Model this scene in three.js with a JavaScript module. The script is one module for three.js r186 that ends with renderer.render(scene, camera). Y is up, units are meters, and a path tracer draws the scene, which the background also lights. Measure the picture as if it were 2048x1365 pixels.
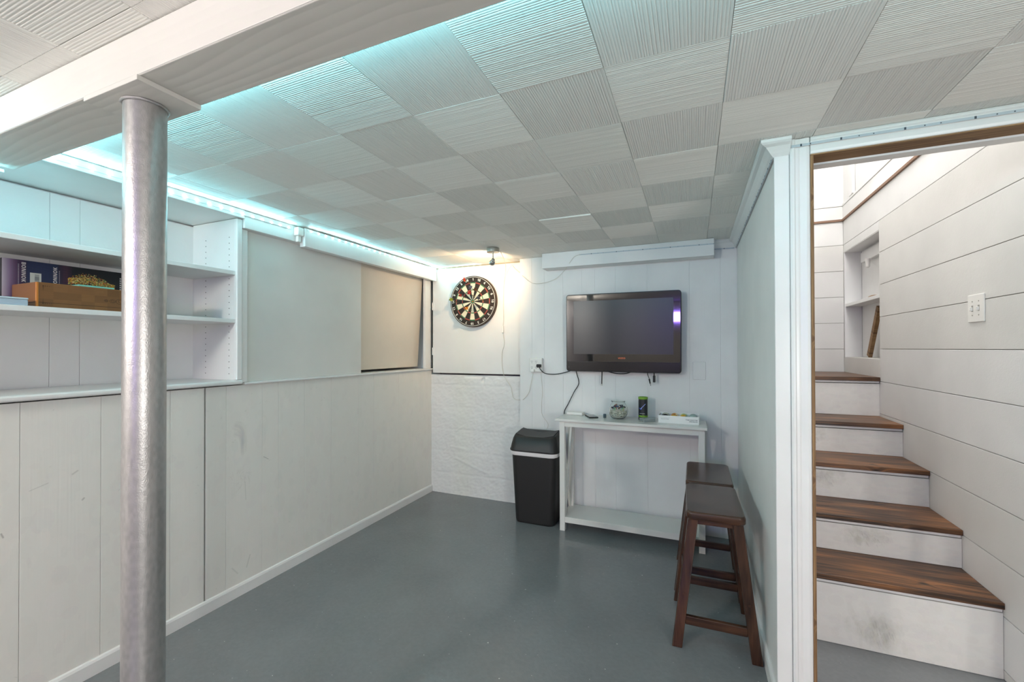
import * as THREE from 'three';
import { RoundedBoxGeometry } from 'three/addons/geometries/RoundedBoxGeometry.js';
import { mergeGeometries } from 'three/addons/utils/BufferGeometryUtils.js';
import { RectAreaLightUniformsLib } from 'three/addons/lights/RectAreaLightUniformsLib.js';
import { FontLoader } from 'three/addons/loaders/FontLoader.js';
import { TextGeometry } from 'three/addons/geometries/TextGeometry.js';
RectAreaLightUniformsLib.init();

// ---------------------------------------------------------------- camera, exposure, large lights
const scene = new THREE.Scene();
scene.background = new THREE.Color(0x000000);
const renderer = new THREE.WebGLRenderer({ antialias: true });
renderer.toneMapping = THREE.LinearToneMapping;
renderer.toneMappingExposure = 1.42;
renderer.shadowMap.enabled = true;
const camera = new THREE.PerspectiveCamera(2 * Math.atan(682.5 / 864) * 180 / Math.PI, 2048 / 1365, 0.02, 60);
camera.position.set(0, 1.32, 0);
camera.rotation.set(0.0072, 0.39836, -0.00225, 'YXZ');
camera.setViewOffset(2048, 1365, 0, -9.7, 2048, 1365);
scene.add(camera);

const CEIL = 2.0706;                      // underside of the ceiling tiles
const CYAN = new THREE.Color().setRGB(0.28, 0.86, 1.0);
function area(w, h, pos, target, color, intensity) {
  const l = new THREE.RectAreaLight(color, intensity, w, h);
  l.position.set(...pos); l.lookAt(...target); l.castShadow = true; scene.add(l); return l;
}
const WARM = new THREE.Color().setRGB(1.0, 0.93, 0.87), NEUT = new THREE.Color().setRGB(1.0, 0.98, 0.96), STAIRC = new THREE.Color().setRGB(1.0, 0.985, 0.985);
const LIGHTS = { stair: 7.3, ledLeft: 55, ledPelmet: 40, ledBeam: 42, ledUnder: 90, ledBack: 7, spot: 0.95, neon: 16 };
const GLOBES = [[-1.85, 1.84, 1.25, WARM, 4.9], [1.35, 1.12, 0.75, NEUT, 2.3], [2.3, 1.12, 2.3, NEUT, 4.0]];
for (const [x, y, z, c, k] of GLOBES) { const l = new THREE.PointLight(c, k, 0, 2); l.position.set(x, y, z); l.castShadow = true; l.shadow.radius = 5; scene.add(l); }
area(0.6, 1.3, [0.76, 3.72, -2.85], [0.76, 0, -2.85], STAIRC, LIGHTS.stair);

// ---------------------------------------------------------------- helpers
function rng(seed) { let a = seed >>> 0; return () => { a = (a + 0x6D2B79F5) | 0; let t = Math.imul(a ^ (a >>> 15), 1 | a); t = (t + Math.imul(t ^ (t >>> 7), 61 | t)) ^ t; return ((t ^ (t >>> 14)) >>> 0) / 4294967296; }; }
function hash(x, y, s) { let h = (x * 374761393 + y * 668265263 + s * 974711) | 0; h = Math.imul(h ^ (h >>> 13), 1274126177); return ((h ^ (h >>> 16)) >>> 0) / 4294967296; }
function vnoise(x, y, s, px = 0, py = 0) {            // value noise, periodic when px, py are given
  const xi = Math.floor(x), yi = Math.floor(y), fx = x - xi, fy = y - yi, u = fx * fx * (3 - 2 * fx), v = fy * fy * (3 - 2 * fy);
  const m = (a, p) => p ? ((a % p) + p) % p : a;
  const a = hash(m(xi, px), m(yi, py), s), b = hash(m(xi + 1, px), m(yi, py), s), c = hash(m(xi, px), m(yi + 1, py), s), d = hash(m(xi + 1, px), m(yi + 1, py), s);
  return (a * (1 - u) + b * u) * (1 - v) + (c * (1 - u) + d * u) * v;
}
function fbm(x, y, s, oct = 4, px = 0, py = 0) { let r = 0, a = 0.5, t = 0; for (let o = 0; o < oct; o++) { r += a * vnoise(x, y, s + o * 17, px, py); t += a; a *= 0.5; x *= 2; y *= 2; px *= 2; py *= 2; } return r / t; }
function dataTex(w, h, fn, srgb = true) {
  const d = new Uint8Array(w * h * 4);
  for (let y = 0; y < h; y++) for (let x = 0; x < w; x++) {
    const c = fn(x / w, y / h); const k = (y * w + x) * 4;
    for (let i = 0; i < 3; i++) d[k + i] = Math.max(0, Math.min(255, Math.round((Array.isArray(c) ? c[i] : c) * 255)));
    d[k + 3] = 255;
  }
  const t = new THREE.DataTexture(d, w, h); t.magFilter = THREE.LinearFilter; t.minFilter = THREE.LinearMipmapLinearFilter; t.generateMipmaps = true;
  t.wrapS = t.wrapT = THREE.RepeatWrapping; if (srgb) t.colorSpace = THREE.SRGBColorSpace; t.needsUpdate = true; return t;
}
function canvasTex(w, h, draw) {
  const c = document.createElement('canvas'); c.width = w; c.height = h; const g = c.getContext('2d'); draw(g, w, h);
  const t = new THREE.CanvasTexture(c); t.colorSpace = THREE.SRGBColorSpace; t.wrapS = t.wrapT = THREE.ClampToEdgeWrapping; return t;
}
function rep(t, rx, ry, ox = 0, oy = 0) { const c = t.clone(); c.repeat.set(rx, ry); c.offset.set(ox, oy); c.needsUpdate = true; return c; }
function std(o) { return new THREE.MeshStandardMaterial(o); }
function phys(o) { return new THREE.MeshPhysicalMaterial(o); }

function boxUV(g, force = true) {                     // uv in metres from the dominant normal
  if (!g.attributes.normal) g.computeVertexNormals();
  const p = g.attributes.position, n = g.attributes.normal, uv = new Float32Array(p.count * 2);
  for (let i = 0; i < p.count; i++) {
    const ax = Math.abs(n.getX(i)), ay = Math.abs(n.getY(i)), az = Math.abs(n.getZ(i));
    let u, v; if (ax >= ay && ax >= az) { u = p.getZ(i); v = p.getY(i); } else if (ay >= az) { u = p.getX(i); v = p.getZ(i); } else { u = p.getX(i); v = p.getY(i); }
    uv[i * 2] = u; uv[i * 2 + 1] = v;
  }
  g.setAttribute('uv', new THREE.BufferAttribute(uv, 2)); return g;
}
function B(x0, x1, y0, y1, z0, z1, r = 0, seg = 1) {  // box from ranges, rounded by r
  const w = Math.abs(x1 - x0), h = Math.abs(y1 - y0), d = Math.abs(z1 - z0);
  const g = r > 0 ? new RoundedBoxGeometry(w, h, d, seg, Math.min(r, w / 2.01, h / 2.01, d / 2.01)) : new THREE.BoxGeometry(w, h, d);
  g.translate((x0 + x1) / 2, (y0 + y1) / 2, (z0 + z1) / 2); return boxUV(g);
}
function merge(list) { return mergeGeometries(list.map(g => { const k = g.index ? g.toNonIndexed() : g; for (const n of Object.keys(k.attributes)) if (!['position', 'normal', 'uv'].includes(n)) k.deleteAttribute(n); return k; })); }
const taken = {};
function numbered(name) { const k = taken[name] = (taken[name] ?? -1) + 1; return k ? name + '_' + String(k).padStart(3, '0') : name; }
function mesh(name, geo, mat, parent) {
  const m = new THREE.Mesh(geo, mat); m.name = numbered(name); m.castShadow = m.receiveShadow = true; (parent || scene).add(m); return m;
}
function thing(name, label, category, pos = [0, 0, 0], turn = 0, group) {
  const o = new THREE.Group(); o.name = numbered(name); o.position.set(...pos); o.rotation.y = turn; o.userData = { label, category }; if (group) o.userData.group = group; scene.add(o); return o;
}
function struct(name, label) { const o = new THREE.Group(); o.name = name; o.userData = { kind: 'structure', label, category: name.split('_')[0] }; scene.add(o); return o; }
function tube(pts, r, seg = 48, rad = 8) { return new THREE.TubeGeometry(new THREE.CatmullRomCurve3(pts.map(p => new THREE.Vector3(...p)), false, 'centripetal'), seg, r, rad, false); }
function cyl(r0, r1, h, seg = 32) { return new THREE.CylinderGeometry(r0, r1, h, seg); }
function extrudeAlong(profile, len) { // profile [[a,b]...] in XY, extruded along +Z by len
  const s = new THREE.Shape(profile.map(p => new THREE.Vector2(p[0], p[1]))); return boxUV(new THREE.ExtrudeGeometry(s, { depth: len, bevelEnabled: false }));
}
function loftRR(secs, n = 12, caps = [true, true]) {  // rounded-rectangle sections {y,w,d,r,cx,cz}
  const rings = secs.map(s => { const pts = []; for (let q = 0; q < 4; q++) for (let k = 0; k <= n; k++) {
    const a = (q + k / n) * Math.PI / 2, sx = q === 0 || q === 3 ? 1 : -1, sz = q < 2 ? 1 : -1;
    pts.push([(s.cx || 0) + sx * (s.w / 2 - s.r) + Math.cos(a) * s.r, s.y + (s.f ? s.f((sx * (s.w / 2 - s.r) + Math.cos(a) * s.r), (sz * (s.d / 2 - s.r) + Math.sin(a) * s.r)) : 0), (s.cz || 0) + sz * (s.d / 2 - s.r) + Math.sin(a) * s.r]);
  } return pts; });
  const m = rings[0].length, pos = [], idx = [];
  rings.forEach(r => r.forEach(p => pos.push(...p)));
  for (let i = 0; i < rings.length - 1; i++) for (let k = 0; k < m; k++) { const a = i * m + k, b = i * m + (k + 1) % m, c = a + m, d = b + m; idx.push(a, c, b, b, c, d); }
  for (const [on, i, flip] of [[caps[0], 0, 0], [caps[1], rings.length - 1, 1]]) if (on) {
    const c = pos.length / 3; const av = [0, 0, 0]; rings[i].forEach(p => p.forEach((v, j) => av[j] += v / m)); if (secs[i].capY !== undefined) av[1] = secs[i].capY; const b0 = c + 1; pos.push(...av); rings[i].forEach(p => pos.push(...p));
    for (let k = 0; k < m; k++) { const a = b0 + k, b = b0 + (k + 1) % m; flip ? idx.push(c, b, a) : idx.push(c, a, b); }
  }
  const g = new THREE.BufferGeometry(); g.setAttribute('position', new THREE.Float32BufferAttribute(pos, 3)); g.setIndex(idx); g.computeVertexNormals(); return boxUV(g);
}
const font = await new FontLoader().loadAsync('fonts/droid/droid_sans_bold.typeface.json');
function text(str, size, depth) { const g = new TextGeometry(str, { font, size, depth, curveSegments: 3, bevelEnabled: false }); g.computeBoundingBox(); const b = g.boundingBox; g.translate(-(b.min.x + b.max.x) / 2, -(b.min.y + b.max.y) / 2, 0); return g; }

// ---------------------------------------------------------------- materials
const paintBump = dataTex(256, 256, (u, v) => 0.5 + 0.35 * (fbm(u * 24, v * 24, 5, 3, 24, 24) - 0.5) + 0.3 * (vnoise(u * 96, v * 96, 9, 96, 96) - 0.5), false);
const brushBump = dataTex(256, 512, (u, v) => 0.5 + 0.6 * (fbm(u * 60, v * 5, 21, 3, 60, 5) - 0.5), false);
const paintTone = dataTex(256, 256, (u, v) => { const n = fbm(u * 6, v * 6, 31, 4, 6, 6) - 0.5; const k = 0.90 + 0.05 * n; return [k, k * 0.997, k * 0.987]; });
function paint(o = {}) { return std({ color: 0xffffff, map: rep(paintTone, 0.8, 0.8), bumpMap: rep(paintBump, 2.2, 2.2), bumpScale: 0.0007, roughness: 0.48, ...o }); }
const M = {};
M.white = paint();
M.trim = paint({ roughness: 0.32, bumpMap: rep(brushBump, 2, 1.2), bumpScale: 0.0004 });
M.shelf = paint({ roughness: 0.42, bumpScale: 0.0003 });
M.plankA = paint({ roughness: 0.45, bumpMap: rep(brushBump, 3, 1), bumpScale: 0.0005 });
M.ship = [0xffffff, 0xfaf9f7, 0xf6f5f2].map(c => paint({ color: c, roughness: 0.55, bumpMap: rep(paintBump, 3, 3), bumpScale: 0.0005 }));
M.door = paint({ color: 0xf6f5f1, roughness: 0.42, bumpScale: 0.0003 });
M.tile = [0xf2f0ea, 0xeeece6, 0xe9e8e2].map(c => std({ color: c, roughness: 0.62, bumpMap: rep(paintBump, 5, 5), bumpScale: 0.0004 }));
M.slab = std({ color: 0xbdbab2, roughness: 0.9 });
M.rearWall = paint({ color: 0xe9e3da });
const floorTex = (() => { const rnd = rng(77); const W = 1024; const sp = []; for (let i = 0; i < 260; i++) sp.push([rnd(), rnd(), 0.0006 + 0.0013 * rnd() * rnd() * rnd(), 0.5 + 0.5 * rnd()]);
  const grid = {}; for (const s of sp) { const k = Math.floor(s[0] * 64) + '_' + Math.floor(s[1] * 64); (grid[k] ||= []).push(s); }
  return dataTex(W, W, (u, v) => { const n = fbm(u * 8, v * 8, 41, 5, 8, 8) - 0.5, m = vnoise(u * 200, v * 200, 51, 200, 200) - 0.5; let c = [0.475 + 0.05 * n + 0.018 * m, 0.486 + 0.05 * n + 0.018 * m, 0.490 + 0.05 * n + 0.018 * m];
    const gx = Math.floor(u * 64), gy = Math.floor(v * 64); for (let a = -1; a < 2; a++) for (let b = -1; b < 2; b++) for (const s of grid[(gx + a) + '_' + (gy + b)] || []) { const du = u - s[0], dv = v - s[1]; if (Math.abs(du) + Math.abs(dv) * (0.7 + s[3]) < s[2] * 1.3) c = [0.72 * s[3] + 0.2, 0.72 * s[3] + 0.2, 0.70 * s[3] + 0.18]; }
    return c; }); })();
const floorBump = dataTex(512, 512, (u, v) => 0.5 + 0.9 * (fbm(u * 30, v * 30, 61, 3, 30, 30) - 0.5) + 0.2 * (vnoise(u * 150, v * 150, 71, 150, 150) - 0.5), false);
M.floor = std({ color: 0xffffff, map: rep(floorTex, 0.45, 0.45, 0.13, 0.21), bumpMap: rep(floorBump, 1.6, 1.6), bumpScale: 0.0007, roughness: 0.23 });
const woodTex = (base, dark, seed, knots = [[0.22, 0.35], [0.71, 0.62]]) => dataTex(512, 256, (u, v) => {
  let kn = 0, wv = v; for (const [kx, ky] of knots) { const d = Math.hypot((u - kx) * 3.2, (v - ky) * 1.6); wv += 0.09 * Math.exp(-d * d * 40) * Math.sign(v - ky); kn = Math.max(kn, Math.exp(-d * d * 260)); }
  const g = fbm(u * 4, wv * 46, seed, 4, 4, 46), f = fbm(u * 3, wv * 9, seed + 5, 3, 3, 9); const t = Math.max(0, Math.min(1, 0.42 + 1.25 * (g - 0.5) + 0.9 * (f - 0.5))); const k = Math.min(1, t * 1.1 + kn * 0.9);
  return [0, 1, 2].map(i => base[i] * (1 - k) + dark[i] * k); });
M.tread = std({ color: 0xffffff, map: rep(woodTex([0.56, 0.37, 0.215], [0.15, 0.10, 0.065], 101), 1.35, 3.6), roughness: 0.38, bumpMap: rep(brushBump, 1, 3), bumpScale: 0.0003 });
const stoolTex = woodTex([0.33, 0.215, 0.15], [0.19, 0.12, 0.085], 131, []);
M.stool = std({ color: 0xffffff, map: rep(stoolTex, 2.2, 2.2), roughness: 0.24 });
M.stoolLeg = M.stool.clone(); M.stoolLeg.map = rep(stoolTex, 2.2, 2.2); M.stoolLeg.map.rotation = Math.PI / 2;
M.rawWood = std({ color: 0xffffff, map: rep(woodTex([0.60, 0.47, 0.32], [0.38, 0.27, 0.17], 151), 2, 6), roughness: 0.7 });
M.rawWoodUp = M.rawWood.clone(); M.rawWoodUp.map = M.rawWood.map.clone(); M.rawWoodUp.map.rotation = Math.PI / 2;
M.brownTrim = std({ color: 0x8d6f5b, roughness: 0.7 });
M.black = std({ color: 0x0c0c0d, roughness: 0.4 });
M.cordBlack = std({ color: 0x0d0d0e, roughness: 0.45 });
M.cordWhite = std({ color: 0xd8d4c9, roughness: 0.5 });
M.plastic = std({ color: 0xeeece6, roughness: 0.3 });
M.slot = std({ color: 0x2a2826, roughness: 0.8 });
const steelTone = dataTex(256, 256, (u, v) => { const n = fbm(u * 14, v * 6, 171, 4, 14, 6) - 0.5, f = vnoise(u * 90, v * 90, 181, 90, 90) - 0.5; const k = 0.70 + 0.1 * n + 0.06 * f; return [k, k * 0.995, k * 0.99]; });
M.steel = std({ color: 0xffffff, map: rep(steelTone, 2, 1), metalness: 0.75, roughness: 0.38, bumpMap: rep(paintBump, 8, 4), bumpScale: 0.0006 });
M.chrome = std({ color: 0xb9b6ae, metalness: 0.9, roughness: 0.3 });

// ---------------------------------------------------------------- the setting
const Z0 = -3.43, ZP = -3.345, XL = -2.258, XP = 0.277, ZD = -1.83, XS = 1.13, ZS = -4.3;
mesh('floor', B(-2.85, 3.4, -0.12, 0, -4.45, 3.75), M.floor).userData = { kind: 'structure', label: 'grey painted concrete floor with white paint flecks', category: 'floor' };

// ceiling: slab pieces and ribbed tiles
const ceiling = struct('ceiling', 'white ribbed square tiles laid in a basket weave over the room');
mesh('ceiling_board', B(-2.85, 3.4, CEIL + 0.0135, CEIL + 0.12, -1.955, 3.75), M.slab, ceiling);
mesh('ceiling_board', B(-2.85, 0.39, CEIL + 0.0135, CEIL + 0.12, -3.6, -1.955), M.slab, ceiling);
function tileGeo(seed) {
  const rnd = rng(seed), s = 0.3036, half = s / 2, L = s / 2, t = 0.0125; const prof = [[-half, 0.0015], [-half + 0.0012, 0]]; let u = -half + 0.004;
  while (u < half - 0.008) { const w = 0.0012 + 0.0050 * rnd() * rnd(), gp = 0.0008 + 0.0014 * rnd(), d = 0.0006 + 0.0009 * rnd(), e = 0.0018; prof.push([u, 0], [u + e, d], [u + e + gp, d], [u + 2 * e + gp, 0]); u += 2 * e + gp + w; }
  prof.push([half - 0.0012, 0], [half, 0.0015]);
  const pos = [], q = (a, b, c, d) => pos.push(...a, ...b, ...c, ...a, ...c, ...d);
  for (let i = 0; i < prof.length - 1; i++) { const [a, ya] = prof[i], [b, yb] = prof[i + 1]; q([a, ya, -L], [b, yb, -L], [b, yb, L], [a, ya, L]); 
    q([a, t, -L], [b, t, -L], [b, yb, -L], [a, ya, -L]); q([b, t, L], [a, t, L], [a, ya, L], [b, yb, L]); }
  q([-half, t, L], [-half, t, -L], [-half, 0.0015, -L], [-half, 0.0015, L]); q([half, t, -L], [half, t, L], [half, 0.0015, L], [half, 0.0015, -L]);
  const g = new THREE.BufferGeometry(); g.setAttribute('position', new THREE.Float32BufferAttribute(pos, 3)); g.computeVertexNormals(); return boxUV(g);
}
const tileGeos = [11, 12, 13, 14, 15].map(tileGeo);
{
  const rnd = rng(5), T = 0.3048, X0 = 0.0858, ZZ = 1.1541;
  for (let j = -5; j <= 7; j++) for (let i = -8; i <= 5; i++) {
    if (i >= 1 && j >= 3) continue;
    const t = mesh('ceiling_tile', tileGeos[Math.floor(rnd() * 5)], M.tile[Math.floor(rnd() * 3)], ceiling);
    let z = -(ZZ + (j + 0.5) * T); const x = X0 + (i + 0.5) * T;
    const near = z > -0.66; const alongX = (((i + j) % 2 + 2) % 2 === 1) !== near;
    t.position.set(x, CEIL + 0.0012 * (rnd() - 0.3), z); t.rotation.y = (alongX ? Math.PI / 2 : 0) + (rnd() - 0.5) * 0.004;
    if (i >= 1 && j === 2) { const k = 0.56; if (alongX) t.scale.x = k; else t.scale.z = k; t.position.z = -(ZZ + 2 * T) - T * k / 2; }
    if (i === -3 && j === 4) { t.position.y -= 0.007; t.rotation.z += 0.0; t.rotation.order = 'YXZ'; t.rotation.x = 0.012; }
    if (j === -2) { t.position.y += 0; }
  }
}

// left wall: wainscot planks below, built-in shelf and sliding-door cupboard above
const wallL = struct('wall_left', 'white panelled wainscot wall under the shelf and cupboard');
mesh('wall_core', B(-2.85, XL - 0.012, 0, 1.128, -3.6, -1.41), M.white, wallL);
mesh('wall_core', B(-2.85, XL - 0.012, 0, 1.128, -1.392, 3.75), M.white, wallL);
mesh('wall_core', B(-2.85, -2.5, 0, 1.128, -1.41, -1.392), M.white, wallL);
const wallU = struct('wall_upper', 'white wall behind the built-in shelf');
mesh('wall_core', B(-2.85, -2.642, 1.128, CEIL, -1.6, 3.75), M.white, wallU);
const wallC = struct('wall_cupboard', 'wall behind the sliding-door cupboard');
mesh('wall_core', B(-2.85, -2.8, 1.128, CEIL, -3.6, -1.6), M.white, wallC);
mesh('wall_core', B(-2.8, -2.3, 1.142, CEIL, -3.6, -3.426), M.white, wallC);
const wallN = struct('wall_near', 'white wall beside the viewer beyond the shelf');
mesh('wall_core', B(-2.642, XL, 1.128, CEIL, 0.05, 3.75), M.white, wallN);
const wains = canvasTex(2048, 832, (g, w, h) => {     // paint tone with the scuffs and stains of the photograph, z -3.5..-0.4, y 0..1.26
  g.fillStyle = '#e7e5de'; g.fillRect(0, 0, w, h); const rnd = rng(3); const S = w / 3.1, px = z => (z + 3.5) * S, py = y => h - y * S;
  for (let i = 0; i < 2600; i++) { const k = 222 + Math.floor(rnd() * 16); g.fillStyle = `rgba(${k},${k - 2},${k - 9},0.25)`; const r = 2 + 26 * rnd() * rnd(); g.beginPath(); g.ellipse(rnd() * w, rnd() * h, r, r * (0.6 + 2 * rnd()), 0, 0, 7); g.fill(); }
  const stroke = (pts, lw, a) => { g.lineWidth = lw; g.lineCap = 'round'; g.strokeStyle = `rgba(120,118,112,${a})`; g.beginPath(); pts.forEach((p, i) => i ? g.lineTo(px(p[0]), py(p[1])) : g.moveTo(px(p[0]), py(p[1]))); g.stroke(); };
  for (let i = 0; i < 26; i++) { const o = (rnd() - 0.5) * 0.035, k = 0.07 * rnd(); stroke([[-1.56 + o, 0.93 - k], [-1.585 + o, 0.92 - k], [-1.60 + o, 0.89 - k], [-1.603 + o, 0.82 - k]], 3 + 9 * rnd(), 0.012); }
  for (let i = 0; i < 60; i++) { const a = rnd() * 6.3, r = 0.055 * rnd(); stroke([[-1.585 + r * Math.cos(a), 0.63 + r * Math.sin(a)], [-1.585 + 1.3 * r * Math.cos(a + 0.3), 0.63 + 1.5 * r * Math.sin(a + 0.3)]], 1 + 2 * rnd(), 0.05); }
  stroke([[-1.61, 0.6], [-1.615, 0.5]], 2, 0.2); stroke([[-1.72, 0.71], [-1.75, 0.69]], 2, 0.4); stroke([[-1.62, 0.13], [-1.64, 0.19]], 4, 0.18); stroke([[-1.54, 0.16], [-1.57, 0.12]], 4, 0.14);
  stroke([[-0.78, 0.80], [-0.83, 0.815]], 2, 0.18); stroke([[-0.90, 0.83], [-0.915, 0.84]], 4, 0.2); stroke([[-0.93, 0.72], [-0.935, 0.725]], 4, 0.3); stroke([[-0.71, 0.67], [-0.715, 0.655]], 3, 0.4);
  for (let i = 0; i < 90; i++) stroke([[-3.5 + 3.1 * rnd(), 1.1 * rnd()], [0, 0]].map((p, k, a) => k ? [a[0][0] + 0.02 * (rnd() - 0.5), a[0][1] + 0.015 * (rnd() - 0.5)] : p), 1 + rnd(), 0.14);
});
M.wains = std({ map: rep(wains, 1 / 3.1, 1 / 1.2594, 3.5 / 3.1, 0), roughness: 0.42, bumpMap: rep(brushBump, 3, 1), bumpScale: 0.0004 });
{
  const e = [3.7, 2.5, 1.3, 0.4, 0.05, -0.5, -0.755, -0.988, -1.244, -1.401, -1.506, -1.711, -1.814, -1.998, -2.218, -2.472, -2.638, -2.943, -3.425];
  for (let k = 0; k < e.length - 1; k++) { const slit = e[k + 1] === -1.401 ? 0.004 : 0, slit2 = e[k] === -1.401 ? 0.003 : 0;
    mesh('wall_panel', B(XL - 0.012, XL, 0, 1.128, e[k + 1] + 0.0005 + slit, e[k] - 0.0005 - slit2, 0.0009), M.wains, wallL); }
}
const bbP = h => [[0, 0], [0.013, 0], [0.013, h - 0.012], [0.009, h - 0.003], [0.004, h], [0, h]];
function baseboard(name, label, len, place) { const m = mesh(name, extrudeAlong(bbP(0.064), len), M.trim); place(m); m.userData = { kind: 'structure', label, category: 'baseboard' }; return m; }
baseboard('baseboard_left', 'white baseboard along the panelled wainscot wall', 7.12, m => m.position.set(XL, 0, -3.42));

// back wall: rough masonry, hatch recess, grooved panelling
const wallH = struct('wall_recess', 'wall space behind the hinged access panel');
mesh('wall_core', B(-2.85, -1.335, 1.0, CEIL, -3.75, Z0 - 0.2), M.slab, wallH);
mesh('wall_core', B(-1.335, -1.30, 1.0, CEIL, -3.65, ZP - 0.0145), M.slab, wallH);
const wallM = struct('wall_masonry', 'rough white painted masonry under the access panel');
mesh('wall_core', B(-2.85, -1.335, 0, 1.0, -3.75, Z0 - 0.2), M.white, wallM);
const wallB = struct('wall_back', 'white grooved panelled wall behind the television');
mesh('wall_core', B(-1.30, 0.39, 0, CEIL, -3.75, ZP - 0.0145), M.white, wallB);
{
  const nx = 110, ny = 130, x0 = -2.262, x1 = -1.325, y1 = 1.086; const g = new THREE.PlaneGeometry(x1 - x0, y1, nx, ny); g.translate((x0 + x1) / 2, y1 / 2, 0); const p = g.attributes.position;
  const courses = [0.185, 0.385, 0.585, 0.79, 0.99];
  for (let i = 0; i < p.count; i++) { const x = p.getX(i), y = p.getY(i); let d = 0.009 * (fbm(x * 7, y * 7, 201, 4) - 0.5) + 0.003 * (vnoise(x * 60, y * 90, 211) - 0.5);
    for (let c = 0; c < courses.length; c++) d -= 0.0035 * Math.exp(-Math.pow((y - courses[c] - 0.006 * vnoise(x * 12, c, 221)) / 0.008, 2)) * vnoise(x * 9, c * 7, 231);
    const hole = Math.exp(-(Math.pow((x + 1.72) / 0.012, 2) + Math.pow((y - 1.045) / 0.016, 2))); d -= 0.03 * hole; d -= 0.012 * Math.exp(-Math.pow((y - 1.075) / 0.012, 2)) * Math.max(0, vnoise(x * 16, 3, 241) - 0.35) * (Math.abs(x + 1.79) < 0.12 ? 2.2 : 0.6);
    for (const [a, b, c, e] of [[-1.99, 0.58, -1.92, 0.62], [-2.1, 1.0, -2.02, 1.01], [-2.05, 0.43, -1.9, 0.42], [-2.0, 0.33, -1.7, 0.23]]) { const t = Math.max(0, Math.min(1, ((x - a) * (c - a) + (y - b) * (e - b)) / ((c - a) ** 2 + (e - b) ** 2))); const dd = Math.hypot(x - a - t * (c - a), y - b - t * (e - b)); d += 0.004 * Math.exp(-dd * dd / 0.00006); }
    p.setZ(i, d); }
  g.computeVertexNormals(); boxUV(g); g.translate(0, 0, Z0 + 0.006);
  mesh('masonry', g, paint({ roughness: 0.55, bumpScale: 0.0015, bumpMap: rep(paintBump, 4, 4) }), wallM);
  mesh('masonry_core', B(-2.3, -1.325, 0, 1.07, -3.64, Z0 - 0.012), M.white, wallM);
}
{
  const e = [-1.335, -1.229, -1.122, -0.964, -0.81, -0.707, -0.55, -0.318, -0.028, 0.173, 0.285];
  for (let k = 0; k < e.length - 1; k++) mesh('wall_panel', B(e[k] + (k ? 0.0001 : 0), e[k + 1] - 0.0001, 0, CEIL, ZP - 0.014, ZP, 0.0009), M.plankA, wallB);
}
// brown strip at the top of the hatch wall
{ const t = mesh('trim_1', B(-2.26, -1.336, CEIL - 0.008, CEIL, Z0 - 0.02, Z0 + 0.004), std({ color: 0xa99a7e, roughness: 0.7 })); t.userData = { kind: 'structure', label: 'thin wooden strip between ceiling and hatch wall', category: 'trim' }; }
mesh('wall_core', B(-2.3, -1.335, 2.056, CEIL - 0.001, Z0 - 0.05, Z0 - 0.004), M.white, wallH);

// partition wall beside the doorway
const wallP = struct('wall_partition', 'short white partition wall beside the bar stools');
mesh('wall_core', B(XP, 0.386, 0, CEIL, -3.34, ZD), M.white, wallP);
{ const m = mesh('baseboard_partition', extrudeAlong(bbP(0.075), 1.5), M.trim); m.rotation.y = Math.PI; m.position.set(XP, 0, ZD - 0.005); m.userData = { kind: 'structure', label: 'white baseboard behind the bar stools', category: 'baseboard' }; }
// crown moulding: cove profile
const crownP = [[0, 0], [0.006, 0], [0.012, 0.006], [0.016, 0.010], [0.022, 0.018], [0.032, 0.030], [0.044, 0.036], [0.05, 0.042], [0.05, 0.052], [0, 0.052]].map(([a, b]) => [a, b - 0.052]);
function crown(name, label, len, place, m0 = 0, m1 = 0) { const cg = extrudeAlong(crownP, len), cp = cg.attributes.position; for (let i = 0; i < cp.count; i++) { const a = cp.getX(i); if (cp.getZ(i) < 1e-6) cp.setZ(i, -a * m0); else cp.setZ(i, len + a * m1); } cg.computeVertexNormals(); const m = mesh(name, boxUV(cg), M.trim); place(m); m.userData = { kind: 'structure', label, category: 'trim' }; return m; }
crown('trim_2', 'white crown moulding on the partition wall', ZD - ZP, m => { m.rotation.y = Math.PI; m.position.set(XP, CEIL, ZD); }, 1, -1);
crown('trim_3', 'short white crown moulding between pelmet board and partition corner', 0.146, m => { m.rotation.y = -Math.PI / 2; m.position.set(XP, CEIL, ZP); }, -1, 0);
crown('trim_4', 'short white crown moulding return beside the doorway casing', 0.045, m => { m.rotation.y = -Math.PI / 2; m.position.set(0.322, CEIL, ZD); }, 0, 1);
{ const t = mesh('trim_5', B(-1.098, 0.131, 1.952, CEIL - 0.001, ZP, -3.222, 0.003), M.trim); t.userData = { kind: 'structure', label: 'white pelmet board boxed out above the television', category: 'trim' }; }

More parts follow.
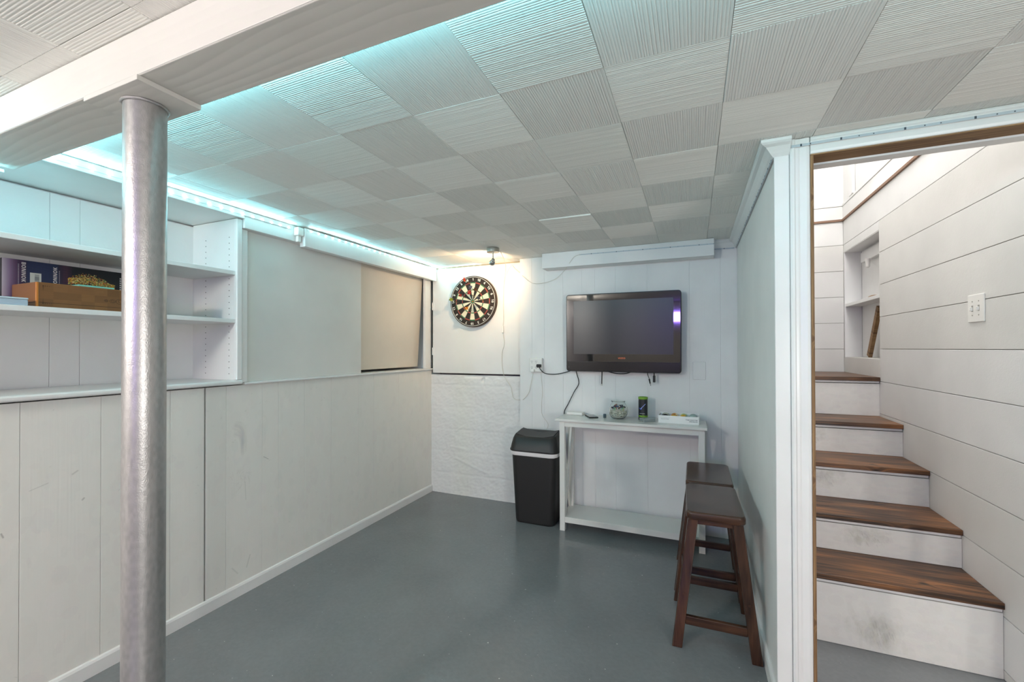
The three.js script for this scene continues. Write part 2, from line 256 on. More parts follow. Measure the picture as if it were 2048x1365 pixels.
// door wall and frame
const wallD = struct('wall_doorway', 'white wall around the stair doorway');
mesh('wall_core', B(1.2, 3.4, 0, CEIL, -1.95, ZD), M.white, wallD);
mesh('wall_core', B(0.386, 1.2, 2.012, CEIL, -1.95, ZD), M.white, wallD);
const door1 = struct('door_1', 'white cased doorway opening onto the stairs');
const casingP = [[0, 0], [0, 0.016], [0.006, 0.02], [0.012, 0.02], [0.016, 0.016], [0.024, 0.015], [0.03, 0.013], [0.036, 0.014], [0.05, 0.016], [0.058, 0.014], [0.062, 0.008], [0.062, 0]];
function casing(len) { return extrudeAlong(casingP, len); }
{ // left casing: width 0.322..0.384, runs vertically
  const a = mesh('casing', casing(2.068), M.trim, door1); a.rotation.set(-Math.PI / 2, 0, 0); a.rotation.order = 'XYZ';
  a.geometry = a.geometry.clone(); a.geometry.applyMatrix4(new THREE.Matrix4().makeScale(1, -1, 1)); // keep moulded face toward the room
  a.geometry = boxUV((() => { const g = new THREE.ExtrudeGeometry(new THREE.Shape(casingP.map(p => new THREE.Vector2(0.322 + p[0], -(ZD + p[1])))), { depth: 2.068, bevelEnabled: false }); g.rotateX(-Math.PI / 2); return g; })());
  a.rotation.set(0, 0, 0);
  mesh('casing', boxUV((() => { const g = new THREE.ExtrudeGeometry(new THREE.Shape(casingP.map(p => new THREE.Vector2(ZD + p[1], 2.069 - p[0]))), { depth: 0.88, bevelEnabled: false }); g.rotateY(Math.PI / 2); g.scale(1, 1, -1); g.translate(0.384, 0, 2 * 0); 
    const p = g.attributes.position; for (let i = 0; i < p.count; i++) p.setZ(i, p.getZ(i)); g.computeVertexNormals(); return g; })()), M.trim, door1);
  mesh('corner_strip', B(XP - 0.004, 0.322, 0, 2.02, ZD, ZD + 0.008, 0.003), M.trim, door1);
  mesh('jamb', B(0.384, 0.394, 0, 2.004, -1.95, ZD + 0.011, 0.001), M.rawWoodUp, door1);
  mesh('jamb', B(1.19, 1.2, 0, 2.004, -1.95, ZD + 0.011, 0.001), M.rawWoodUp, door1);
  mesh('head_jamb', B(0.384, 1.2, 2.004, 2.014, -1.915, ZD + 0.011, 0.001), M.rawWood, door1);
  mesh('door_stop', B(0.394, 1.19, 1.997, 2.012, -1.95, -1.9, 0.002), M.trim, door1);
}

// stair shaft
const wallSR = struct('wall_stair', 'white shiplap wall rising beside the stairs with a niche');
const wallSB = struct('wall_landing', 'white shiplap wall behind the stair landing');
const N = { z0: -4.28, z1: -3.565, y0: 1.25, y1: 2.10, xb: 1.245 };
{
  const rnd = rng(9); const gap = 0.0013; const rows = []; for (let y = 2.163; y > -0.1; y -= 0.2125) rows.push(y);
  const bottom = y => Math.max(0, y);
  const add = (y0, y1, z0, z1) => { if (y1 - y0 < 0.004) return; mesh('shiplap_board', B(XS, XS + 0.016, y0 + gap, y1 - gap, z0, z1, 0.0015), M.ship[Math.floor(rnd() * 3)], wallSR); };
  const row = (y0, y1, zs) => { for (let k = 0; k < zs.length - 1; k++) { const z0 = zs[k] + 0.0006, z1 = zs[k + 1] - 0.0006;
    if (y1 > N.y0 && y0 < N.y1 && z0 < N.z1) { if (z1 > N.z1) add(y0, y1, N.z1, z1); if (y1 > N.y1 + 0.003) add(N.y1, y1, z0, Math.min(z1, N.z1)); if (y0 < N.y0 - 0.003) add(y0, N.y0, z0, Math.min(z1, N.z1)); }
    else add(y0, y1, z0, z1); } };
  row(2.163, 2.358, [ZS, -1.955]);
  rows.forEach((y, i) => row(bottom(y - 0.2125), y, [ZS, -1.955]));
  for (let i = -1; i < rows.length; i++) { const y1 = i < 0 ? 2.358 : rows[i], y0 = i < 0 ? 2.163 : y1 - 0.2125; if (y1 < 1.0) break; mesh('shiplap_board', B(0.38, XS, Math.max(0, y0) + gap, y1 - gap, ZS - 0.016, ZS, 0.0015), M.ship[Math.floor(rnd() * 3)], wallSB); }
  mesh('wall_core', B(0.0, XS + 0.4, 0, 2.36, ZS - 0.12, ZS - 0.014), M.slab, wallSB);
  mesh('upper_wall', B(0.0, XS + 0.4, 2.36, 3.8, ZS - 0.12, ZS - 0.006), M.white, wallSB);
  mesh('wall_core', B(XS + 0.014, XS + 0.4, 0, N.y0, ZS - 0.014, -1.95), M.slab, wallSR);
  mesh('wall_core', B(XS + 0.014, XS + 0.4, N.y1, 2.36, ZS - 0.014, -1.95), M.slab, wallSR);
  mesh('wall_core', B(XS + 0.014, XS + 0.4, N.y0, N.y1, N.z1, -1.95), M.slab, wallSR);
  mesh('upper_wall', B(XS + 0.004, XS + 0.4, 2.36, 3.8, ZS - 0.014, -1.95), M.white, wallSR);
  // niche lining
  mesh('niche_back', B(N.xb, N.xb + 0.02, N.y0, N.y1, N.z0 + 0.004, N.z1), M.white, wallSR);
  mesh('niche_side', B(XS + 0.002, N.xb, N.y0, N.y1, ZS - 0.013, N.z0), M.plankA, wallSR);
  mesh('niche_top', B(XS + 0.002, N.xb, N.y1 - 0.004, N.y1 + 0.012, N.z0, N.z1), M.white, wallSR);
  mesh('niche_shelf', B(XS + 0.006, N.xb, 1.655, 1.68, N.z0, N.z1, 0.002), M.trim, wallSR);
  mesh('niche_batten', B(N.xb - 0.03, N.xb, 1.99, 2.07, -4.2, N.z1, 0.004), M.trim, wallSR);
  mesh('niche_bracket', (() => { const g = merge([cyl(0.018, 0.012, 0.05, 14).translate(0, 0, 0), new THREE.SphereGeometry(0.014, 10, 8).translate(0, -0.03, 0)]); g.translate(N.xb - 0.045, 1.965, -4.0); return g; })(), M.plastic, wallSR);
  // upper baseboard mouldings and the brown edge strip
  mesh('upper_moulding', merge([B(0.38, XS + 0.004, 2.372, 2.48, ZS - 0.006, ZS + 0.004, 0.002), B(0.38, XS + 0.004, 2.48, 2.5, ZS - 0.006, ZS + 0.009, 0.004)]), M.trim, wallSB);
  mesh('upper_moulding', merge([B(XS - 0.004, XS + 0.004, 2.372, 2.48, ZS, -1.95, 0.002), B(XS - 0.009, XS + 0.004, 2.48, 2.5, ZS, -1.95, 0.004)]), M.trim, wallSR);
  mesh('upper_casing', merge([B(XS - 0.012, XS + 0.004, 2.5, 3.79, -4.12, -4.02, 0.003), B(XS - 0.016, XS + 0.004, 2.5, 3.79, -4.04, -4.02, 0.003)]), M.trim, wallSR);
  mesh('upper_casing', B(XS - 0.012, XS + 0.004, 2.5, 3.79, -3.2, -3.1, 0.003), M.trim, wallSR);
  const t6 = mesh('trim_6', B(XS - 0.012, XS + 0.016, 2.357, 2.374, ZS, -1.955, 0.001), M.brownTrim); t6.userData = { kind: 'structure', label: 'bare brown wood edge strip running along the stair wall', category: 'trim' };
  const t7 = mesh('trim_7', B(0.38, XS - 0.012, 2.357, 2.374, ZS - 0.01, ZS + 0.012, 0.001), M.brownTrim); t7.userData = { kind: 'structure', label: 'bare brown wood edge strip above the landing wall', category: 'trim' };
}
const wallSL = struct('wall_stairwell', 'white wall on the hidden side of the stairs');
mesh('wall_core', B(0.30, 0.385, 0, 2.06, -4.3, -3.345), M.white, wallSL);
mesh('wall_core', B(0.30, 0.38, CEIL + 0.12, 3.8, -4.3, -1.95), M.white, wallSL);
mesh('wall_core', B(0.30, 0.38, 2.06, CEIL + 0.12, -4.3, -3.6), M.white, wallSL);
mesh('wall_core', B(0.38, 1.6, CEIL + 0.12, 3.8, -1.955, -1.85), M.white, wallSL);
const ceilS = struct('ceiling_stairwell', 'white ceiling high above the stairs'); mesh('ceiling_board', B(0.25, 1.6, 3.8, 3.9, -4.45, -1.8), M.white, ceilS);
// the room behind the camera
const wallR = struct('wall_rear', 'plain wall closing the room behind the viewer'); mesh('wall_core', B(-2.85, 3.4, 0, CEIL, 3.6, 3.75), M.rearWall, wallR);
const wallRt = struct('wall_right', 'plain wall at the far side of the room'); mesh('wall_core', B(3.25, 3.4, 0, CEIL, -1.83, 3.6), M.rearWall, wallRt);

// beam
{
  const beamTone = dataTex(512, 256, (u, v) => { const w = v + 0.12 * fbm(u * 3, v * 2, 301, 2, 3, 2); const g = Math.abs(Math.sin((w * 9 + 2.2 * fbm(u * 2, v * 2, 311, 2, 2, 2)) * Math.PI)); return 0.5 + 0.5 * (g - 0.5); }, false);
  const beamMat = paint({ color: 0xf2f0ea, bumpMap: rep(beamTone, 0.9, 4), bumpScale: 0.0005, roughness: 0.5 });
  const b = thing('ceiling_beam', 'long white painted timber beam running under the ceiling', 'beam');
  mesh('beam_timber', B(-2.222, 3.24, 1.96, CEIL - 0.001, -0.725, -0.585, 0.004, 2), beamMat, b);
  const c = thing('support_post', 'silver painted round steel post holding up the beam', 'post', [-1.297, 0, -0.655]);
  mesh('shaft', (() => { const g = cyl(0.0445, 0.0445, 1.947, 64, 1); g.translate(0, 0.9735, 0); return boxUV(g); })(), M.steel, c);
  mesh('cap_plate', (() => { const g = B(-0.118, 0.112, 1.947, 1.9597, -0.068, 0.074, 0.001); return g; })(), beamMat, c).userData = { label: 'white painted cap plate' };
  mesh('weld_bead', (() => { const g = new THREE.TorusGeometry(0.046, 0.004, 8, 48); g.rotateX(Math.PI / 2); const p = g.attributes.position; for (let i = 0; i < p.count; i++) { const k = 1 + 0.05 * (vnoise(Math.atan2(p.getZ(i), p.getX(i)) * 7 + 30, 2, 321) - 0.4); p.setX(i, p.getX(i) * k); p.setZ(i, p.getZ(i) * k); } g.computeVertexNormals(); g.translate(0, 1.944, 0); return g; })(), M.steel, c);
  mesh('foot_plate', B(-0.07, 0.07, 0, 0.008, -0.07, 0.07, 0.001), M.steel, c);
}

// ---------------------------------------------------------------- built-in shelf
{
  const s = thing('built_in_shelf', 'white built-in wall shelf with two boards holding boxed games', 'shelf');
  const zr = -1.552, zl = 0.04, xb = -2.612, xf = -2.246;
  mesh('side_panel', B(xb, xf, 1.157, 2.022, zr - 0.018, zr, 0.001), M.shelf, s);
  mesh('side_panel', B(xb, xf, 1.157, 2.022, zl - 0.018, zl, 0.001), M.shelf, s);
  mesh('stile', B(xf - 0.02, -2.238, 1.158, 2.022, zr - 0.028, zr + 0.004, 0.006, 2), M.trim, s);
  const hb = mesh('header_board', B(-2.63, -2.222, 2.024, CEIL - 0.001, -1.5805, zl, 0.002), M.trim, s);
  const be = [0.03, -0.3, -0.62, -0.961, -1.063, -1.33, -1.555];
  for (let k = 0; k < be.length - 1; k++) mesh('back_panel', B(-2.64, xb, 1.15, 2.015, be[k + 1] + 0.0005, be[k] - 0.0005, 0.0009), M.shelf, s);
  for (const y of [1.718, 1.462]) mesh('shelf_board', B(xb + 0.002, -2.25, y, y + 0.021, zr + 0.001, zl - 0.02, 0.002), M.shelf, s);
  mesh('sill', merge([B(xb - 0.01, -2.232, 1.134, 1.157, -1.581, zl, 0.009, 3)]), M.trim, s);
  const holes = []; for (const x of [-2.305, -2.5]) for (let k = 0; k < 24; k++) { const y = 1.19 + k * 0.032; if (Math.abs(y - 1.73) < 0.02 || Math.abs(y - 1.472) < 0.02) continue; const h = cyl(0.0024, 0.0024, 0.002, 8); h.rotateX(Math.PI / 2); h.translate(x, y, zr); holes.push(h); }
  const hm = mesh('shelf_pin_holes', merge(holes), M.slot, s); hm.userData.kind = 'stuff';
}
// ---------------------------------------------------------------- sliding-door cupboard
{
  const s = thing('sliding_door_cupboard', 'white wall cupboard with two flat sliding doors, one hanging askew', 'cupboard');
  mesh('stile', B(-2.30, -2.25, 1.142, 1.974, -1.617, -1.5825, 0.003), M.trim, s);
  mesh('header_board', B(-2.46, -2.226, 1.975, CEIL - 0.001, -3.425, -1.582, 0.003), M.trim, s);
  mesh('sliding_door', B(-2.288, -2.275, 1.141, 1.99, -2.52, -1.612, 0.002), M.door, s);
  const d2 = mesh('sliding_door', B(-0.006, 0.006, 0, 0.83, -3.352, -2.47, 0.002), paint({ color: 0xefe6da, roughness: 0.45 }), s); d2.position.set(-2.366, 1.16, 0); d2.rotation.z = -0.066;
  d2.userData = { label: 'smaller sliding door leaning inward off its track' };
  mesh('jamb', B(-2.288, -2.262, 1.142, 1.974, -3.422, -3.335, 0.002), M.trim, s);
  mesh('sill', B(-2.46, -2.24, 1.1285, 1.1415, -3.425, -1.597, 0.005, 2), M.trim, s);
  mesh('floor_board', B(-2.799, -2.46, 1.129, 1.1415, -3.425, -1.6, 0.001), M.shelf, s);
  mesh('end_panel', B(-2.799, -2.30, 1.142, 1.974, -1.617, -1.6, 0.001), M.shelf, s);
  mesh('top_board', B(-2.799, -2.46, 1.98, CEIL - 0.001, -3.425, -1.6, 0.001), M.shelf, s);
  mesh('pelmet_board', B(-2.226, -2.182, 1.948, 2.061, -3.29, -1.935, 0.003), M.trim, s);
  mesh('inner_strip', B(-2.226, -2.2, 1.95, CEIL - 0.001, -3.425, -3.292, 0.002), M.trim, s);
}
// hinged hatch panel behind the dartboard
{
  const s = thing('access_panel', 'white hinged access panel on which the dartboard hangs', 'panel');
  mesh('panel_board', B(-2.245, -1.337, 1.1, 2.055, Z0 - 0.018, Z0, 0.0015), M.plankA, s);
  for (const y of [1.72, 1.30]) { const h = mesh('hinge', merge([B(-2.2455, -2.225, y - 0.034, y + 0.034, Z0, Z0 + 0.002), (() => { const g = cyl(0.004, 0.004, 0.07, 12); g.translate(-2.247, y, Z0 + 0.003); return g; })()]), M.trim, s); }
}

// ---------------------------------------------------------------- LED strips
const ledMat = std({ color: 0xffffff, emissive: new THREE.Color().setRGB(0.78, 0.97, 1.0), emissiveIntensity: 14 });
const tapeMat = std({ color: 0xe6eeee, roughness: 0.4 });
const ledGeo = new RoundedBoxGeometry(0.008, 0.008, 0.006, 1, 0.0015);
function ledStrip(label, runs, power = 0) {            // power: every lit diode also carries a small area light of its own size
  const s = thing('led_strip_light', label, 'strip light', [0, 0, 0], 0, 'lit strip lights under the ceiling');
  for (const { a, b, n } of runs) { // a -> b, n outward normal
    const A = new THREE.Vector3(...a), Bv = new THREE.Vector3(...b), L = A.distanceTo(Bv), dir = Bv.clone().sub(A).normalize();
    const t = mesh('tape', boxUV(new THREE.BoxGeometry(L, 0.01, 0.002)), tapeMat, s); const mid = A.clone().add(Bv).multiplyScalar(0.5).addScaledVector(new THREE.Vector3(...n), 0.001); t.position.copy(mid);
    t.quaternion.setFromRotationMatrix(new THREE.Matrix4().makeBasis(dir, new THREE.Vector3(0, 1, 0), new THREE.Vector3().crossVectors(dir, new THREE.Vector3(0, 1, 0))));
    const cnt = Math.floor(L / 0.0555);
    for (let k = 0; k < cnt; k++) { const m = mesh('led', ledGeo, ledMat, s); m.position.copy(A).addScaledVector(dir, (k + 0.5) * L / cnt).addScaledVector(new THREE.Vector3(...n), 0.004); m.rotation.y = Math.abs(n[0]) > 0.5 ? Math.PI / 2 : 0;
      if (power) { const q = m.position.clone().addScaledVector(new THREE.Vector3(...n), 0.0036), e = q.clone().add(new THREE.Vector3(...n)); area(0.008, 0.008, [q.x, q.y, q.z], [e.x, e.y, e.z], CYAN, power * 0.012 * 0.0555 / 0.000064); } }
  }
  return s;
}
ledStrip('cyan glowing strip of lights under the ceiling above the shelf', [
  { a: [-2.222, 2.046, -0.74], b: [-2.222, 2.046, -1.88], n: [1, 0, 0] }], LIGHTS.ledLeft);
ledStrip('cyan glowing strip of lights along the cupboard pelmet', [
  { a: [-2.182, 2.05, -1.95], b: [-2.182, 2.05, -3.28], n: [1, 0, 0] }, { a: [-2.2, 2.045, -3.3], b: [-2.2, 2.045, -3.42], n: [1, 0, 0] }], LIGHTS.ledPelmet);
ledStrip('cyan glowing strip of lights above the dartboard corner', [{ a: [-2.19, 2.05, Z0 + 0.002], b: [-1.72, 2.05, Z0 + 0.002], n: [0, 0, 1] }], LIGHTS.ledBack);
ledStrip('cyan glowing strip of lights along the far face of the beam', [{ a: [-2.2, 2.03, -0.725], b: [1.0, 2.03, -0.725], n: [0, 0, -1] }]);
area(3.2, 0.012, [-0.6, 2.03, -0.737], [-0.6, 2.03, -3], CYAN, LIGHTS.ledBeam);
ledStrip('short cyan glowing strip of lights dangling under the beam end', [{ a: [-2.236, 1.952, -0.705], b: [-2.236, 1.952, -0.545], n: [-0.6, -0.5, 0] }]);
area(0.16, 0.012, [-2.244, 1.945, -0.61], [-2.6, 1.6, -1.0], CYAN, LIGHTS.ledUnder);
ledStrip('cyan glowing strip of lights on the shelf beside the viewer', [{ a: [-2.222, 2.046, 0.02], b: [-2.222, 2.046, -0.57], n: [1, 0, 0] }]);
area(0.59, 0.012, [-2.212, 2.046, -0.275], [0, 2.046, -0.275], CYAN, LIGHTS.ledLeft);
{ const c = thing('strip_connector', 'white plug-in connector box joining the cyan strip lights', 'connector');
  mesh('housing', merge([B(-2.226, -2.185, 2.008, 2.058, -1.932, -1.888, 0.006, 2)]), M.plastic, c); mesh('plug', B(-2.222, -2.2, 1.972, 2.012, -1.923, -1.90, 0.004, 2), M.plastic, c); }
// unlit tape on pelmet, crown and door casing
{
  const s = thing('unlit_light_tape', 'unlit translucent light tape stuck along pelmet, moulding and doorway casing', 'light tape');
  const tm = std({ color: 0xb9c3c9, roughness: 0.35 }), chip = std({ color: 0x3f4a54, roughness: 0.5 });
  const seg = (a, b, nrm, wide = 0.009) => { const A = new THREE.Vector3(...a), Bv = new THREE.Vector3(...b), L = A.distanceTo(Bv), dir = Bv.clone().sub(A).normalize(), n = new THREE.Vector3(...nrm), up = new THREE.Vector3().crossVectors(n, dir);
    const t = mesh('tape', boxUV(new THREE.BoxGeometry(L, wide, 0.0015)), tm, s); t.position.copy(A).add(Bv).multiplyScalar(0.5).addScaledVector(n, 0.0008); t.quaternion.setFromRotationMatrix(new THREE.Matrix4().makeBasis(dir, up, n));
    const k = Math.max(1, Math.floor(L / 0.16)); const gs = []; for (let i = 0; i < k; i++) { const g = new THREE.BoxGeometry(0.005, wide * 0.9, 0.002); g.translate((i + 0.5) * L / k - L / 2, 0, 0.001); gs.push(g); for (const dx of [0.05, 0.09]) { const q = new THREE.BoxGeometry(0.003, 0.003, 0.002); q.translate(Math.min(L / 2 - 0.002, (i + 0.5) * L / k - L / 2 + dx), 0, 0.001); gs.push(q); } }
    mesh('chip', merge(gs), chip, t); };
  seg([-0.80, 2.036, -3.222], [0.13, 2.03, -3.222], [0, 0, 1], 0.007);
  seg([0.135, 2.016, ZP + 0.008], [0.26, 2.014, ZP + 0.008], [0, 0, 1], 0.007);
  seg([XP - 0.008, 2.016, -3.33], [XP - 0.008, 2.016, ZD - 0.01], [-1, 0, 0], 0.007);
  seg([0.325, 2.042, ZD + 0.0205], [0.384, 2.042, ZD + 0.0205], [0, 0, 1]);
  seg([0.385, 2.043, ZD + 0.0205], [1.25, 2.043, ZD + 0.0205], [0, 0, 1]);
}

// ---------------------------------------------------------------- stairs
{
  const s = thing('staircase', 'painted staircase with dark stained wooden treads behind the doorway', 'stairs');
  const tops = [0.308, 0.487, 0.68, 0.87, 1.128], nz = [-2.335, -2.62, -2.915, -3.22, -3.557], rnd = rng(21);
  const riserTex = k => canvasTex(512, 160, (g, w, h) => { g.fillStyle = '#e9e7e0'; g.fillRect(0, 0, w, h); const r = rng(60 + k);
    for (let i = 0; i < 500; i++) { const c = 224 + Math.floor(r() * 14); g.fillStyle = `rgba(${c},${c - 2},${c - 8},0.3)`; g.beginPath(); g.ellipse(r() * w, r() * h, 3 + 20 * r(), 3 + 10 * r(), 0, 0, 7); g.fill(); }
    const cx = [[0.45, 0.7], [0.5, 0.5], [0.36, 0.45], [0.35, 0.5], [0.3, 0.7]][k];
    for (let i = 0; i < 130; i++) { const x = (cx[0] + 0.17 * (r() + r() - 1)) * w, y = (cx[1] + 0.3 * (r() + r() - 1)) * h; g.fillStyle = `rgba(118,112,92,${0.012 + 0.02 * r()})`; g.beginPath(); g.ellipse(x, y, 3 + 12 * r(), 5 + 16 * r(), -0.5 + 0.6 * r(), 0, 7); g.fill(); }
    for (let i = 0; i < 26; i++) { const x = (cx[0] + 0.12 * (r() + r() - 1)) * w, y = (cx[1] + 0.22 * (r() + r() - 1)) * h, L = 5 + 14 * r(); g.strokeStyle = `rgba(105,100,88,${0.04 + 0.07 * r()})`; g.lineWidth = 1 + 2 * r(); g.beginPath(); g.moveTo(x, y); g.lineTo(x + L * 0.4, y + L); g.stroke(); } });
  tops.forEach((y, k) => {
    const back = k < 4 ? nz[k + 1] - 0.03 : ZS + 0.013, y0 = k ? tops[k - 1] : 0;
    const tr = mesh('tread', (() => { const g = B(0.388, XS - 0.001, y - 0.026, y, back, nz[k], 0.003, 2); g.translate(-k * 0.37, 0, 0); boxUV(g); g.translate(k * 0.37, 0, 0); return g; })(), M.tread, s);
    const rt = riserTex(k); const rm = std({ map: rep(rt, 1 / 0.75, 1 / (y - y0), -0.388 / 0.75, -y0 / (y - y0)), roughness: 0.5, bumpMap: rep(paintBump, 3, 3), bumpScale: 0.0004 });
    mesh('riser', B(0.388, XS - 0.001, y0 + (k ? 0.001 : 0.001), y - 0.0445, nz[k] - 0.03, nz[k] - 0.012, 0.001), rm, s);
    mesh('cleat', B(0.388, XS - 0.003, y - 0.0405, y - 0.0265, nz[k] - 0.03, nz[k] - 0.0105, 0.002), M.trim, s);
  });
}
// light switch in the stairwell
{
  const s = thing('light_switch', 'white double toggle switch plate on the shiplap stair wall', 'light switch', [XS, 1.492, -2.5]);
  mesh('plate', B(-0.006, 0.0, -0.06, 0.06, -0.058, 0.058, 0.003, 2), M.plastic, s);
  for (const z of [-0.023, 0.023]) { const t = mesh('toggle', (() => { const g = B(-0.016, -0.004, -0.011, 0.005, z - 0.0045, z + 0.0045, 0.002); return g; })(), M.plastic, s); mesh('toggle_slot', B(-0.0065, -0.005, -0.013, 0.013, z - 0.006, z + 0.006), std({ color: 0x9d9a93, roughness: 0.6 }), s); for (const y of [-0.03, 0.03]) mesh('screw', (() => { const g = cyl(0.003, 0.003, 0.0012, 12); g.rotateZ(Math.PI / 2); g.translate(-0.0064, y, z); return g; })(), M.chrome, s); }
}
{ const t = thing('wood_stick', 'bare wooden stick leaning inside the lower niche', 'stick', [1.2, 1.25, -3.98]); const m = mesh('stick', B(-0.012, 0.012, 0, 0.40, -0.02, 0.02, 0.002), M.rawWood, t); m.rotation.x = 0.5; m.position.set(0, 0.0105, 0); }
{ const t = thing('wood_scrap', 'small brown wood scrap lying on the niche shelf', 'wood scrap', [1.2, 1.68, -3.88]); mesh('scrap', (() => { const g = new THREE.SphereGeometry(1, 16, 10); g.scale(0.03, 0.012, 0.07); g.translate(0, 0.012, 0); return g; })(), M.rawWood, t); }

// ---------------------------------------------------------------- spot lamp on the ceiling
{
  const L = thing('spot_lamp', 'small brushed metal spot lamp on the ceiling above the dartboard', 'lamp', [-1.372, 0, -2.9]);
  mesh('canopy', (() => { const g = new THREE.LatheGeometry([[0, 0], [0.046, 0], [0.0475, 0.003], [0.0475, 0.028], [0.045, 0.031], [0, 0.031]].map(p => new THREE.Vector2(...p)), 40); g.translate(0, CEIL - 0.0325, 0); return g; })(), M.chrome, L);
  mesh('stem', (() => { const g = cyl(0.0042, 0.0042, 0.05, 14); g.translate(0, CEIL - 0.056, 0); return g; })(), M.chrome, L);
  mesh('swivel', (() => { const g = new THREE.SphereGeometry(0.014, 20, 14); g.translate(0, CEIL - 0.09, 0); return g; })(), M.chrome, L);
  const dir = new THREE.Vector3(-0.43, -0.3, -0.5).normalize(), q = new THREE.Quaternion().setFromUnitVectors(new THREE.Vector3(0, 1, 0), dir);
  const head = new THREE.Vector3(-0.010, CEIL - 0.097, -0.012);
  mesh('lamp_head', (() => { const g = new THREE.LatheGeometry([[0, -0.012], [0.012, -0.010], [0.02, 0.002], [0.024, 0.018], [0.0235, 0.018], [0.019, 0.004]].map(p => new THREE.Vector2(...p)), 28); g.applyQuaternion(q); g.translate(head.x, head.y, head.z); return g; })(), M.chrome, L);
  const bulb = mesh('bulb', (() => { const g = new THREE.SphereGeometry(0.014, 16, 12); g.translate(0, 0.016, 0); g.applyQuaternion(q); g.translate(head.x, head.y, head.z); return g; })(), std({ color: 0xffffff, emissive: new THREE.Color().setRGB(1, 0.85, 0.62), emissiveIntensity: 8 }), L);
  const sp = new THREE.SpotLight(new THREE.Color().setRGB(1, 0.70, 0.42), LIGHTS.spot, 0, 1.36, 0.7, 2); const at = head.clone().addScaledVector(dir, 0.034);
  sp.position.set(-1.372 + at.x, at.y, -2.9 + at.z); sp.target.position.copy(sp.position).addScaledVector(new THREE.Vector3(-0.52, -0.10, -0.5), 1); scene.add(sp.target); sp.castShadow = true; sp.shadow.radius = 0.7; scene.add(sp);
  // its cord with an inline switch, down to the outlet
  const c = thing('lamp_cord', 'thin white lamp cord hanging from the ceiling lamp past the dartboard', 'cord');
  mesh('cable', tube([[-1.325, CEIL - 0.02, -2.925], [-1.37, CEIL - 0.05, -3.1], [-1.47, 1.99, -3.36], [-1.512, 1.9, -3.42], [-1.522, 1.7, -3.424], [-1.52, 1.57, -3.424], [-1.528, 1.49, -3.424], [-1.514, 1.36, -3.424], [-1.534, 1.29, -3.424], [-1.52, 1.10, -3.422], [-1.445, 0.99, -3.41], [-1.42, 0.9, -3.405], [-1.36, 0.886, -3.40], [-1.3, 0.905, -3.338], [-1.255, 0.96, -3.336], [-1.23, 1.05, -3.33], [-1.205, 1.125, -3.31]], 0.0022, 140, 6), M.cordWhite, c);
  mesh('inline_switch', B(-1.536, -1.518, 1.46, 1.52, -3.428, -3.414, 0.005, 2), M.plastic, c);
}
{ const c = thing('loose_wire', 'thin drooping wire looping from hatch wall to the pelmet board', 'wire');
  mesh('cable', tube([[-1.43, 2.035, -3.42], [-1.40, 2.0, -3.41], [-1.35, 1.96, -3.39], [-1.30, 1.92, -3.335], [-1.225, 1.864, -3.335], [-1.138, 1.855, -3.335], [-1.03, 1.88, -3.335], [-0.93, 1.928, -3.26], [-0.87, 1.985, -3.219], [-0.835, 2.025, -3.219], [-0.79, 2.036, -3.219]], 0.002, 90, 6), M.cordWhite, c);
}

